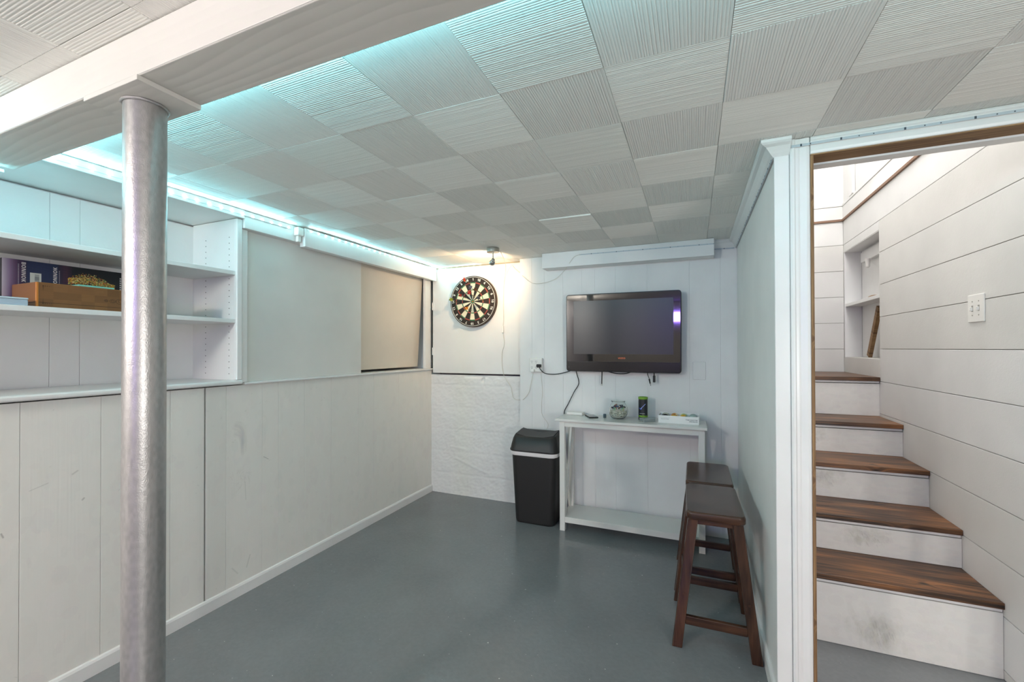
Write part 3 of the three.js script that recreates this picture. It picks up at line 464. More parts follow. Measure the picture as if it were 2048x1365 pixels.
// ---------------------------------------------------------------- dartboard and darts
const DB = new THREE.Vector3(-1.805, 1.742, -3.392);
{
  const s = thing('dartboard', 'round bristle dartboard with red and green rings', 'dartboard', [DB.x, DB.y, DB.z]);
  const rot = 17 * Math.PI / 180, R = 0.2265, PX = 1024;
  const face = canvasTex(PX, PX, (g, w) => { const C = w / 2, k = C / R; g.fillStyle = '#2a211b'; g.fillRect(0, 0, w, w); const rnd = rng(8);
    for (let i = 0; i < 20; i++) { const a0 = -Math.PI / 2 - rot + (i - 0.5) * Math.PI / 10, a1 = a0 + Math.PI / 10; const wedge = (r0, r1, c) => { g.fillStyle = c; g.beginPath(); g.arc(C, C, r1 * k, a0, a1); g.arc(C, C, r0 * k, a1, a0, true); g.fill(); };
      const lt = i % 2; wedge(0.016, 0.170, lt ? '#e2d8bc' : '#2b211b'); wedge(0.099, 0.107, lt ? '#2f7d4e' : '#b8402f'); wedge(0.162, 0.170, lt ? '#2f7d4e' : '#b8402f'); }
    g.fillStyle = '#2f7d4e'; g.beginPath(); g.arc(C, C, 0.016 * k, 0, 7); g.fill(); g.fillStyle = '#b8402f'; g.beginPath(); g.arc(C, C, 0.0064 * k, 0, 7); g.fill();
    for (let i = 0; i < 9000; i++) { g.fillStyle = rnd() < 0.5 ? 'rgba(0,0,0,0.10)' : 'rgba(255,240,210,0.06)'; g.fillRect(rnd() * w, rnd() * w, 2, 2); } });
  const fm = std({ map: face, roughness: 0.8 }), rim = std({ color: 0x4a3a2e, roughness: 0.7 });
  mesh('board', (() => { const g = cyl(R, R, 0.036, 72); g.rotateX(Math.PI / 2); g.translate(0, 0, -0.019); return g; })(), rim, s);
  mesh('face', (() => { const g = new THREE.CircleGeometry(R - 0.0005, 72); g.translate(0, 0, -0.0005); return g; })(), fm, s);
  const wm = std({ color: 0xe9e6dd, roughness: 0.35, metalness: 0.1 }), sm = std({ color: 0x9a978f, metalness: 0.8, roughness: 0.35 });
  mesh('number_ring', new THREE.TorusGeometry(0.217, 0.0021, 8, 90), wm, s);
  const nums = [20, 1, 18, 4, 13, 6, 10, 15, 2, 17, 3, 19, 7, 16, 8, 11, 14, 9, 12, 5];
  mesh('numbers', merge(nums.map((n, i) => { const a = Math.PI / 2 + rot - i * Math.PI / 10; const g = text(String(n), 0.021, 0.002); const bottom = Math.sin(a) < -0.3; g.rotateZ(a - Math.PI / 2); g.translate(0.196 * Math.cos(a), 0.196 * Math.sin(a), 0); return g; })), wm, s);
  const w = []; for (let i = 0; i < 20; i++) { const a = Math.PI / 2 + rot - (i - 0.5) * Math.PI / 10; const g = new THREE.BoxGeometry(0.160, 0.0009, 0.0012); g.translate(0.096, 0, 0.0006); g.rotateZ(a); w.push(g); }
  for (const r of [0.016, 0.099, 0.107, 0.162, 0.170]) w.push(new THREE.TorusGeometry(r, 0.0006, 5, 60).translate(0, 0, 0.0008)); mesh('spider_wire', merge(w), sm, s);
  const dartParts = (col) => ({ col });
  const darts = [[-0.02, 0.155, 0xc04a30, 'red flighted dart stuck near the twenty'], [0.03, 0.035, 0xb23a3a, 'dark red flighted dart just above the bullseye'], [0.045, 0.085, 0x59617e, 'grey blue flighted dart above the bullseye'], [0.095, 0.06, 0x4a2f1d, 'brown flighted dart up beside the bullseye'], [0.125, -0.012, 0x49505f, 'slate grey flighted dart beside the bullseye'], [-0.002, -0.085, 0xd8932e, 'orange flighted dart low on the board'], [-0.062, 0.03, 0xa63c34, 'red flighted dart out beside the nine'], [-0.14, -0.01, 0x9aa94b, 'olive flighted dart near the number ring']];
  darts.forEach(([dx, dy, col, label], i) => { const rnd = rng(40 + i);
    const d = thing('dart', label, 'dart', [DB.x + dx, DB.y + dy, DB.z], 0, 'darts in the dartboard'); d.rotation.set(-0.1 - 0.12 * rnd(), 0.14 * (rnd() - 0.5), rnd());
    const lat = (pts, m, n) => mesh(n, (() => { const g = new THREE.LatheGeometry(pts.map(p => new THREE.Vector2(...p)), 14); g.rotateX(Math.PI / 2); return g; })(), m, d);
    lat([[0, -0.012], [0.0011, 0.004], [0.0011, 0.022]], M.chrome, 'point'); lat([[0.001, 0.02], [0.003, 0.024], [0.0034, 0.045], [0.003, 0.065], [0.001, 0.069]], std({ color: 0x8b7a4e, metalness: 0.8, roughness: 0.35 }), 'barrel'); lat([[0.0016, 0.067], [0.0022, 0.072], [0.0014, 0.1], [0.0014, 0.112]], M.black, 'stem');
    const sh = new THREE.Shape([[0, 0], [0.017, 0.012], [0.018, 0.036], [0.006, 0.044], [0, 0.044]].map(p => new THREE.Vector2(...p))); const fl = []; for (let k = 0; k < 4; k++) { const g = new THREE.ExtrudeGeometry(sh, { depth: 0.0006, bevelEnabled: false }); g.translate(0, 0, -0.0003); g.rotateX(Math.PI / 2); g.translate(0, 0, 0); g.rotateZ(k * Math.PI / 2); g.translate(0, 0, 0.1); fl.push(g); }
    mesh('flight', merge(fl), std({ color: col, roughness: 0.4 }), d); });
}

// ---------------------------------------------------------------- television and its cables
{
  const W = 0.824, H = 0.582; const s = thing('television', 'wall mounted black flat screen television with glossy bezel', 'television', [-0.4955, 1.441, -3.295]);
  s.rotation.order = 'YXZ'; s.rotation.x = 0.02; s.rotation.z = -0.004;
  const rr = (w, h, r) => { const p = new THREE.Shape(); const x = -w / 2, y = -h / 2; p.moveTo(x + r, y); p.lineTo(x + w - r, y); p.quadraticCurveTo(x + w, y, x + w, y + r); p.lineTo(x + w, y + h - r); p.quadraticCurveTo(x + w, y + h, x + w - r, y + h); p.lineTo(x + r, y + h); p.quadraticCurveTo(x, y + h, x, y + h - r); p.lineTo(x, y + r); p.quadraticCurveTo(x, y, x + r, y); return p; };
  const gloss = phys({ color: 0x08080a, roughness: 0.06, clearcoat: 1, clearcoatRoughness: 0.03 });
  const body = rr(W, H, 0.02);
  mesh('housing', (() => { const g = new THREE.ExtrudeGeometry(body, { depth: 0.04, bevelEnabled: true, bevelSize: 0.004, bevelThickness: 0.004, bevelSegments: 3, curveSegments: 8 }); g.translate(0, 0, 0); return boxUV(g); })(), std({ color: 0x131214, roughness: 0.3 }), s);
  const sc = { x0: -0.358, x1: 0.364, y0: -0.161, y1: 0.243 };
  const bz = rr(W - 0.006, 0.505, 0.016); const hole = new THREE.Path([[sc.x0, sc.y0 - 0.0355], [sc.x0, sc.y1 - 0.0355], [sc.x1, sc.y1 - 0.0355], [sc.x1, sc.y0 - 0.0355]].map(p => new THREE.Vector2(...p))); bz.holes.push(hole);
  mesh('bezel', (() => { const g = new THREE.ExtrudeGeometry(bz, { depth: 0.004, bevelEnabled: false, curveSegments: 8 }); g.translate(0, 0.0355, 0.0442); return boxUV(g); })(), gloss, s);
  mesh('speaker_bar', (() => { const g = B(-W / 2 + 0.004, W / 2 - 0.004, -H / 2 + 0.004, -0.221, 0.044, 0.0475, 0.002); return g; })(), phys({ color: 0x0d0c0e, roughness: 0.22 }), s);
  mesh('screen', B(sc.x0, sc.x1, sc.y0, sc.y1, 0.0435, 0.0462), phys({ color: 0x3b3839, roughness: 0.3, specularIntensity: 1 }), s);
  mesh('logo', (() => { const g = text('VIZIO', 0.0115, 0.0008); g.scale(1.25, 1, 1); g.translate(0.005, -0.19, 0.0481); return g; })(), std({ color: 0xe0703c, roughness: 0.4 }), s);
  mesh('wall_bracket', B(-0.2, 0.2, -0.12, 0.12, -0.049, -0.003, 0.003), M.black, s);
  mesh('status_light', (() => { const g = new THREE.CircleGeometry(0.003, 10); g.translate(-0.395, -0.262, 0.0478); return g; })(), std({ color: 0x6a6660 }), s);
  const cords = thing('television_power_cord', 'black power cord drooping from television to the outlet', 'cord');
  mesh('cable', tube([[-1.148, 1.18, -3.285], [-1.135, 1.155, -3.285], [-1.105, 1.125, -3.3], [-1.03, 1.117, -3.31], [-0.95, 1.13, -3.31], [-0.88, 1.155, -3.315], [-0.84, 1.19, -3.315]], 0.0036, 60), M.cordBlack, cords);
  mesh('plug', (() => { const g = merge([B(-1.172, -1.132, 1.17, 1.196, -3.305, -3.285, 0.006, 2)]); return g; })(), M.cordBlack, cords);
  const c2 = thing('black_cable', 'black cable running from television down behind the console table', 'cable');
  mesh('cable', tube([[-0.86, 1.18, -3.32], [-0.848, 1.13, -3.32], [-0.832, 1.05, -3.325], [-0.87, 0.98, -3.325], [-0.92, 0.88, -3.325], [-0.95, 0.825, -3.33], [-0.955, 0.78, -3.335]], 0.0034, 60), M.cordBlack, c2);
  const c3 = thing('antenna_cable', 'straight black coaxial cable end hanging under the television', 'cable'); mesh('cable', tube([[-0.642, 1.19, -3.29], [-0.644, 1.12, -3.29], [-0.646, 1.05, -3.29]], 0.0042, 12), M.cordBlack, c3); mesh('connector', (() => { const g = cyl(0.0055, 0.0055, 0.012, 12); g.translate(-0.646, 1.047, -3.29); return g; })(), M.chrome, c3);
  const c4 = thing('sagging_cable', 'black cable sagging in a loop under the television', 'cable'); mesh('cable', tube([[-0.635, 1.17, -3.29], [-0.6, 1.15, -3.285], [-0.52, 1.133, -3.285], [-0.45, 1.14, -3.285], [-0.395, 1.17, -3.29]], 0.0038, 40), M.cordBlack, c4);
  const c5 = thing('audio_cable', 'black audio plug dangling under the television', 'cable'); mesh('cable', tube([[-0.318, 1.18, -3.285], [-0.31, 1.13, -3.285], [-0.3, 1.10, -3.285]], 0.0025, 20), M.cordBlack, c5); mesh('plug', (() => { const g = merge([cyl(0.006, 0.0045, 0.034, 12), cyl(0.0017, 0.0017, 0.018, 8).translate(0, -0.025, 0)]); g.rotateZ(0.2); g.translate(-0.297, 1.083, -3.285); return g; })(), M.cordBlack, c5);
  const c6 = thing('cable_end', 'thick black cable plug dangling beside the audio plug', 'cable'); mesh('plug', (() => { const g = merge([cyl(0.004, 0.004, 0.06, 12).translate(0, 0.045, 0), B(-0.009, 0.009, -0.03, 0.02, -0.005, 0.005, 0.004, 2)]); g.translate(-0.266, 1.105, -3.285); return g; })(), M.cordBlack, c6);
}
// outlet adapter and blank plate
{
  const s = thing('outlet_adapter', 'white six-way outlet adapter plugged into the panelled wall', 'outlet', [-1.186, 1.19, ZP]);
  mesh('body', B(-0.055, 0.055, -0.058, 0.056, 0, 0.034, 0.008, 3), M.plastic, s);
  for (const x of [-0.032, 0.005]) for (const y of [0.025, -0.022]) { const g = []; for (const dx of [-0.006, 0.006]) g.push(new THREE.BoxGeometry(0.0022, 0.008, 0.001).translate(x + dx, y + 0.004, 0.0342)); g.push(cyl(0.0025, 0.0025, 0.001, 10).rotateX(Math.PI / 2).translate(x, y - 0.008, 0.0342)); mesh('socket', merge(g), M.slot, s); }
  const p = thing('white_plug', 'small white plug of the lamp cord in the outlet adapter', 'plug', [-1.205, 1.145, ZP + 0.046]); mesh('plug', B(-0.016, 0.013, -0.012, 0.012, -0.012, 0.012, 0.005, 2), M.plastic, p);
  const w = thing('thin_wire', 'thin white wire hanging from outlet adapter behind the bin', 'wire'); mesh('cable', tube([[-1.15, 1.135, -3.34], [-1.148, 1.1, -3.34], [-1.138, 0.98, -3.341], [-1.146, 0.85, -3.341], [-1.14, 0.78, -3.341], [-1.09, 0.705, -3.341], [-1.118, 0.64, -3.341], [-1.12, 0.5, -3.341]], 0.0016, 70, 6), M.cordWhite, w);
  const b = thing('blank_plate', 'white painted blank cover plate beside the television', 'cover plate', [0.035, 1.162, ZP]); mesh('plate', B(-0.042, 0.042, -0.063, 0.063, 0, 0.005, 0.003, 2), M.plankA, b); for (const y of [-0.045, 0.045]) mesh('screw', (() => { const g = cyl(0.003, 0.003, 0.001, 12); g.rotateX(Math.PI / 2); g.translate(0, y, 0.0053); return g; })(), M.trim, b);
}

// ---------------------------------------------------------------- console table
const TT = 0.812;
{
  const s = thing('console_table', 'narrow white console table with crossed side braces and low shelf', 'table');
  const m = paint({ color: 0xf6f5f1, roughness: 0.22, bumpScale: 0.0001 });
  const x0 = -0.935, x1 = 0.077, zf = -3.02, zb = -3.325, L0 = x0 + 0.03, L1 = x1 - 0.014;
  mesh('table_top', B(x0, x1, TT - 0.018, TT, zb, zf, 0.003, 2), m, s);
  mesh('apron', B(L0 + 0.038, L1 - 0.038, TT - 0.056, TT - 0.018, zf - 0.035, zf - 0.02, 0.001), m, s);
  mesh('apron', B(L0 + 0.038, L1 - 0.038, TT - 0.056, TT - 0.018, zb + 0.01, zb + 0.024, 0.001), m, s);
  for (const [a, b] of [[L0, L0 + 0.038], [L1 - 0.038, L1]]) {
    mesh('apron', B(a + 0.008, b - 0.008, TT - 0.056, TT - 0.018, zb + 0.046, zf - 0.056, 0.001), m, s);
    for (const [c, d] of [[zf - 0.055, zf - 0.018], [zb + 0.008, zb + 0.045]]) mesh('leg', B(a, b, 0, TT - 0.018, c, d, 0.002, 2), m, s);
    const A = [zf - 0.05, 0.10], C = [zb + 0.042, TT - 0.056], len = Math.hypot(A[0] - C[0], A[1] - C[1]), an = Math.atan2(C[1] - A[1], C[0] - A[0]);
    for (const f of [1, -1]) { const g = B(-0.008, 0.008, -0.014, 0.014, -len / 2, len / 2, 0.001); const br = mesh('cross_brace', g, m, s); br.position.set((a + b) / 2 + f * 0.0085, (A[1] + C[1]) / 2, (A[0] + C[0]) / 2); br.rotation.x = f * (Math.PI - an); }
  }
  mesh('lower_shelf', merge([B(L0 + 0.001, L1 - 0.001, 0.086, 0.102, zb + 0.01, zf - 0.02, 0.002), B(L0 + 0.038, L1 - 0.038, 0.062, 0.09, zf - 0.04, zf - 0.02, 0.001)]), m, s);
}
// things on the table
{
  const r = thing('white_router_box', 'low white plastic box at the end of the console table', 'box', [-0.845, TT, -3.268], 0.02); mesh('case', B(-0.062, 0.062, 0, 0.022, -0.04, 0.04, 0.006, 2), M.plastic, r); mesh('case_seam', B(-0.0625, 0.0625, 0.007, 0.009, -0.0405, 0.0405), std({ color: 0xcfccc4, roughness: 0.4 }), r);
  const p = thing('smartphone', 'small black smartphone lying on the console table', 'phone', [-0.705, TT, -3.2], 0.5); mesh('case', B(-0.035, 0.035, 0, 0.009, -0.062, 0.062, 0.004, 2), M.black, p); mesh('screen', B(-0.031, 0.031, 0.009, 0.0094, -0.057, 0.057), phys({ color: 0x77787c, roughness: 0.2 }), p);
  const c = thing('chalk_cube', 'small dark grey cube standing on the table beside the bowl', 'cube', [-0.607, TT, -3.2], 0.1); mesh('cube', B(-0.0105, 0.0105, 0, 0.027, -0.0105, 0.0105, 0.002, 2), std({ color: 0x47545a, roughness: 0.7 }), c);
  mesh('cube_top', B(-0.0085, 0.0085, 0.027, 0.0275, -0.0085, 0.0085), std({ color: 0x7d8a90, roughness: 0.9 }), c);
}
{
  const bx = -0.51, bz = -3.205; const s = thing('glass_bowl', 'round glass fish bowl filled with white pebbles', 'bowl', [bx, TT, bz]);
  const outer = [[0.0, 0.0], [0.036, 0.0], [0.05, 0.008], [0.064, 0.03], [0.0695, 0.055], [0.066, 0.08], [0.056, 0.1], [0.048, 0.112], [0.046, 0.12], [0.051, 0.127], [0.049, 0.128]], inner = [[0.044, 0.12], [0.046, 0.111], [0.054, 0.099], [0.0635, 0.08], [0.067, 0.055], [0.0615, 0.031], [0.048, 0.0105], [0.034, 0.004], [0, 0.004]];
  mesh('glass', new THREE.LatheGeometry(outer.concat(inner).map(p => new THREE.Vector2(...p)), 48), phys({ color: 0xffffff, transmission: 1, thickness: 0.002, roughness: 0.02, ior: 1.45, attenuationColor: new THREE.Color(0xd8efe6), attenuationDistance: 0.08 }), s);
  const rnd = rng(71), Rin = y => { for (let i = 0; i < inner.length - 1; i++) { const [r1, y1] = inner[i], [r0, y0] = inner[i + 1]; if (y <= y1 && y >= y0) return r0 + (r1 - r0) * (y - y0) / (y1 - y0); } return 0.04; };
  const peb = []; for (let k = 0; k < 480; k++) { const y = 0.010 + 0.048 * rnd(), R = Rin(y) - 0.0075, a = rnd() * 6.283, r = R * Math.sqrt(rnd()); const g = new THREE.IcosahedronGeometry(0.0055 + 0.0015 * rnd(), 1); g.scale(1, 0.75, 1.1); g.rotateY(rnd() * 6); g.translate(r * Math.cos(a), y, r * Math.sin(a)); peb.push(g); }
  const pm = mesh('white_pebbles', merge(peb), std({ color: 0xe7e6d6, roughness: 0.6 })); pm.position.set(bx, TT, bz); pm.userData = { kind: 'stuff', label: 'small white pebbles filling the lower half of the glass bowl', category: 'pebbles' };
  const cols = [0xd9dcae, 0x9fd0a8, 0x2b3350, 0x1a1716, 0x7a2f28, 0xc98a76, 0xeeeae2, 0x32508a, 0x5a3a2a, 0xb9d8c2];
  for (let k = 0; k < 22; k++) { const y = 0.066 + (k / 22) * 0.03, R = Rin(y + 0.006) - 0.015, a = k * 2.4, r = R * (0.45 + 0.55 * rnd()); const g = new RoundedBoxGeometry(0.02, 0.009, 0.013, 1, 0.003); const d = thing('wrapped_candy', 'small colourful wrapped candy on the pebbles in the bowl', 'candy', [bx + r * Math.cos(a), TT + y, bz + r * Math.sin(a)], 0, 'wrapped candies in the glass bowl'); d.rotation.set(rnd() - 0.5, rnd() * 6, rnd() - 0.5); const ci = k < 9 ? [0, 1, 0, 9, 1, 0, 5, 9, 1][k] : [2, 3, 4, 7, 8, 3, 6, 2, 4, 3, 7, 5, 2][k - 9]; const m = mesh('wrapper', g, std({ color: cols[ci], roughness: 0.3 }), d); }
}
{
  const s = thing('tennis_style_can', 'tall black cylinder can with green bands on the table', 'can', [-0.338, TT, -3.225], -0.15); s.name = 'tall_can';
  const lab = canvasTex(512, 512, (g, w, h) => { g.fillStyle = '#20242a'; g.fillRect(0, 0, w, h); const ox = w * 0.75; 
    g.lineCap = 'round'; g.strokeStyle = '#8f9fe0'; g.lineWidth = 12; g.beginPath(); g.moveTo(ox - 24, h * 0.50); g.lineTo(ox + 62, h * 0.26); g.stroke(); g.strokeStyle = '#5365c0'; g.lineWidth = 16; g.beginPath(); g.moveTo(ox - 52, h * 0.47); g.lineTo(ox - 22, h * 0.53); g.lineTo(ox - 6, h * 0.49); g.stroke();
    g.fillStyle = '#d8dae0'; for (let i = 0; i < 9; i++) g.fillRect(ox - 46 + i * 11, h * 0.715 + (i % 3), 8, 9); g.fillStyle = '#a8c23a'; for (let i = 0; i < 4; i++) g.fillRect(ox + 4 + i * 10, h * 0.79, 7, 7); });
  mesh('body', (() => { const g = cyl(0.032, 0.032, 0.146, 48); g.rotateY(Math.PI / 2); g.translate(0, 0.079, 0); return g; })(), phys({ map: lab, roughness: 0.3 }), s);
  const gm = phys({ color: 0x7fae3f, roughness: 0.25, metalness: 0.3 });
  mesh('lid', (() => { const g = new THREE.LatheGeometry([[0, 0.158], [0.028, 0.158], [0.0295, 0.162], [0.033, 0.162], [0.0335, 0.158], [0.0335, 0.147], [0.032, 0.146]].map(p => new THREE.Vector2(...p)), 40); return g; })(), gm, s);
  mesh('green_band', (() => { const g = cyl(0.0324, 0.0324, 0.011, 48, 1, true); g.translate(0, 0.026, 0); return g; })(), gm, s);
  mesh('base_rim', (() => { const g = cyl(0.0326, 0.032, 0.006, 40); g.translate(0, 0.003, 0); return g; })(), M.black, s);
}
{
  const t = thing('metal_tin', 'flat grey metal tin in front of the tall can', 'tin', [-0.302, TT, -3.155], 0.62);
  mesh('base', B(-0.046, 0.046, 0, 0.014, -0.032, 0.032, 0.006, 3), std({ color: 0xa9b1b3, metalness: 0.6, roughness: 0.35 }), t); mesh('lid', B(-0.047, 0.047, 0.0145, 0.023, -0.033, 0.033, 0.005, 3), std({ color: 0xb4bcbe, metalness: 0.6, roughness: 0.3 }), t);
}
{
  const s = thing('billiard_ball_box', 'white printed box of billiard balls standing upside down', 'box', [-0.097, TT, -3.188], -0.03);
  const w = 0.256, d = 0.13, h = 0.052; const print = canvasTex(1024, 224, (g, W, H) => { g.fillStyle = '#f1f1ee'; g.fillRect(0, 0, W, H); g.save(); g.translate(W / 2, H / 2); g.rotate(Math.PI); g.fillStyle = '#23262a'; g.font = 'bold 42px sans-serif'; g.textAlign = 'left'; g.fillText('ECONOMY', -W / 2 + 34, -20); g.fillText('BILLIARD BALL', -W / 2 + 34, 28); g.restore();
    g.fillStyle = '#8a8d90'; for (let i = 0; i < 22; i++) g.fillRect(60 + i * 11, 66, 7, 5); g.fillStyle = '#3a3d40'; for (let i = 0; i < 15; i++) g.fillRect(70 + i * 14, 104, 10, 9); });
  const card = std({ color: 0xf1f1ee, roughness: 0.5 });
  mesh('bottom', B(-w / 2, w / 2, 0, 0.002, -d / 2, d / 2), card, s); mesh('back_wall', B(-w / 2, w / 2, 0.002, h + 0.006, -d / 2, -d / 2 + 0.002), card, s);
  for (const x of [-w / 2, w / 2 - 0.002]) mesh('side_wall', B(x, x + 0.002, 0.002, h, -d / 2 + 0.002, d / 2 - 0.002), card, s);
  mesh('front_wall', B(-w / 2, w / 2, 0.002, h, d / 2 - 0.002, d / 2), card, s);
  mesh('front_print', (() => { const g = new THREE.PlaneGeometry(w, h - 0.002); g.translate(0, h / 2 + 0.001, d / 2 + 0.0003); return g; })(), std({ map: print, roughness: 0.5 }), s);
  const bt = (a, b) => canvasTex(128, 64, (g, W, H) => { g.fillStyle = a; g.fillRect(0, 0, W, H); g.fillStyle = b; g.fillRect(0, H * 0.34, W, H * 0.32); });
  const balls = [[-0.087, 0.03, '#1a1a1c', '#1a1a1c', 'black ball in the white box'], [-0.028, 0.03, '#9c2320', '#d8a62a', 'red and yellow ball in the white box'], [0.031, 0.03, '#d8a41f', '#1f4a3a', 'yellow ball with dark green band in the white box'], [0.09, 0.03, '#9fb5ad', '#9fb5ad', 'pale grey green ball in the white box'],
    [-0.087, -0.03, '#c9cbb4', '#5d6a4c', 'cream ball behind the black ball in the box'], [-0.028, -0.03, '#d88f2a', '#e8d9b0', 'orange ball behind the red ball in the box'], [0.031, -0.03, '#b5c97a', '#e8e4d0', 'light green ball behind the yellow ball in the box'], [0.09, -0.03, '#b9c4c4', '#8aa09c', 'silvery ball in the back corner of the box']];
  balls.forEach(([x, z, a, b, label], i) => { const o = thing('billiard_ball', label, 'ball', [-0.097 + x, TT + 0.0305, -3.188 + z], 0, 'billiard balls in the white box'); const m = mesh('ball', new THREE.SphereGeometry(0.0284, 28, 20), phys({ map: bt(a, b), roughness: 0.12 }), o); m.rotation.set(0.9 + i, i * 1.3, 0.6); });
}

// ---------------------------------------------------------------- trash bin
{
  const s = thing('trash_bin', 'tall black swing-lid trash bin with white liner', 'bin', [-1.117, 0, -3.165], 0.0);
  const bm = std({ color: 0x1d1b1b, roughness: 0.5, bumpMap: rep(paintBump, 12, 12), bumpScale: 0.0006 });
  mesh('bin_body', loftRR([{ y: 0, w: 0.30, d: 0.2, r: 0.045 }, { y: 0.004, w: 0.31, d: 0.21, r: 0.05 }, { y: 0.02, w: 0.315, d: 0.214, r: 0.052 }, { y: 0.54, w: 0.362, d: 0.252, r: 0.055 }, { y: 0.54, w: 0.35, d: 0.24, r: 0.05 }, { y: 0.3, w: 0.338, d: 0.228, r: 0.05 }]), bm, s);
  mesh('bin_liner', loftRR([0.512, 0.516, 0.53, 0.545, 0.556].map((y, k) => ({ y, w: 0.366 + [0, 0.006, 0.009, 0.01, 0.004][k], d: 0.256 + [0, 0.006, 0.009, 0.01, 0.004][k], r: 0.057, f: (x, z) => k < 2 ? 0.006 * (vnoise(x * 40 + 9, z * 40 + 9, 401) - 0.5) : 0.002 * (vnoise(x * 70 + 9, z * 70, 411) - 0.5) })), 16, [false, false]), std({ color: 0xe9e2e0, roughness: 0.45, side: THREE.DoubleSide }), s);
  const sad = (x, z) => 0.022 * Math.pow(x / 0.16, 2) - 0.018 - 0.13 * z;
  const lm = std({ color: 0x1f1d1d, roughness: 0.42, bumpMap: rep(paintBump, 12, 12), bumpScale: 0.0005 });
  mesh('lid', loftRR([{ y: 0.545, w: 0.384, d: 0.272, r: 0.06 }, { y: 0.548, w: 0.39, d: 0.278, r: 0.062 }, { y: 0.558, w: 0.39, d: 0.278, r: 0.062 }, { y: 0.562, w: 0.382, d: 0.27, r: 0.06 }, { y: 0.59, w: 0.372, d: 0.258, r: 0.058 }, { y: 0.635, w: 0.352, d: 0.226, r: 0.05, f: (x, z) => 0.4 * sad(x, z) }, { y: 0.662, w: 0.33, d: 0.196, r: 0.042, f: sad }, { y: 0.672, w: 0.315, d: 0.18, r: 0.036, f: sad }, { y: 0.6735, w: 0.24, d: 0.14, r: 0.03, f: sad }, { y: 0.6735, w: 0.12, d: 0.08, r: 0.02, f: sad }, { y: 0.6735, w: 0.02, d: 0.02, r: 0.004, f: sad }]), lm, s);
  const fl = mesh('swing_flap', (() => { const nx = 24, g = new THREE.BoxGeometry(0.30, 0.006, 0.152, nx, 1, 2); const p = g.attributes.position; for (let i = 0; i < p.count; i++) p.setY(i, p.getY(i) + 0.6745 + sad(p.getX(i), p.getZ(i))); g.computeVertexNormals(); return boxUV(g); })(), lm, s);
  mesh('flap_seam', (() => { const g = B(-0.002, 0.002, 0.6735, 0.6785, -0.077, 0.077); const p = g.attributes.position; for (let i = 0; i < p.count; i++) p.setY(i, p.getY(i) + sad(0, p.getZ(i))); g.translate(0.01, 0, 0); return g; })(), M.black, s);
}

// ---------------------------------------------------------------- bar stools
function makeStool(label, pos, turn) {
  const s = thing('bar_stool', label, 'stool', pos, turn, 'bar stools against the partition'); const Hs = 0.612, w = 0.234, d = 0.44;
  mesh('seat', (() => { const g = loftRR([{ y: Hs - 0.036, w: w - 0.012, d: d - 0.012, r: 0.022 }, { y: Hs - 0.03, w, d, r: 0.028 }, { y: Hs - 0.010, w, d, r: 0.028 }, { y: Hs - 0.003, w: w - 0.006, d: d - 0.006, r: 0.026 }, { y: Hs, w: w - 0.018, d: d - 0.018, r: 0.02 }, { y: Hs - 0.0005, w: w * 0.5, d: d * 0.5, r: 0.02 }], 6); return g; })(), M.stool, s);
  const lx = y => 0.088 + (0.157 - 0.088) * (1 - y / 0.57), lz = y => 0.165 + 0.02 * (1 - y / 0.57);
  for (const sx of [-1, 1]) for (const sz of [-1, 1]) { const g = new RoundedBoxGeometry(0.042, 0.578, 0.034, 2, 0.004); g.translate(0, 0.289, 0); const p = g.attributes.position; for (let i = 0; i < p.count; i++) { const y = p.getY(i); p.setX(i, p.getX(i) + sx * lx(y)); p.setZ(i, p.getZ(i) + sz * lz(y)); } g.computeVertexNormals(); const l = mesh('leg', boxUV(g), M.stoolLeg, s);
    mesh('bolt_cap', (() => { const c = cyl(0.006, 0.006, 0.003, 14); c.rotateX(Math.PI / 2); c.translate(sx * lx(0.24), 0.24, sz * (lz(0.24) + 0.018)); return c; })(), M.stool, l); }
  for (const sz of [-1, 1]) { mesh('stretcher', B(-lx(0.12) + 0.02, lx(0.12) - 0.02, 0.103, 0.141, sz * lz(0.12) - 0.01, sz * lz(0.12) + 0.01, 0.003), M.stool, s); mesh('apron', B(-0.075, 0.075, 0.545, 0.577, sz * 0.166 - 0.009, sz * 0.166 + 0.009, 0.002), M.stool, s); }
  for (const sx of [-1, 1]) mesh('stretcher', B(sx * lx(0.24) - 0.01, sx * lx(0.24) + 0.01, 0.222, 0.258, -lz(0.24) + 0.015, lz(0.24) - 0.015, 0.003), M.stool, s);
  return s;
}
makeStool('dark wooden backless bar stool standing nearest the doorway', [0.078, 0, -2.253], 0.02);
makeStool('dark wooden backless bar stool between console table and other stool', [0.072, 0, -2.722], 0.0);

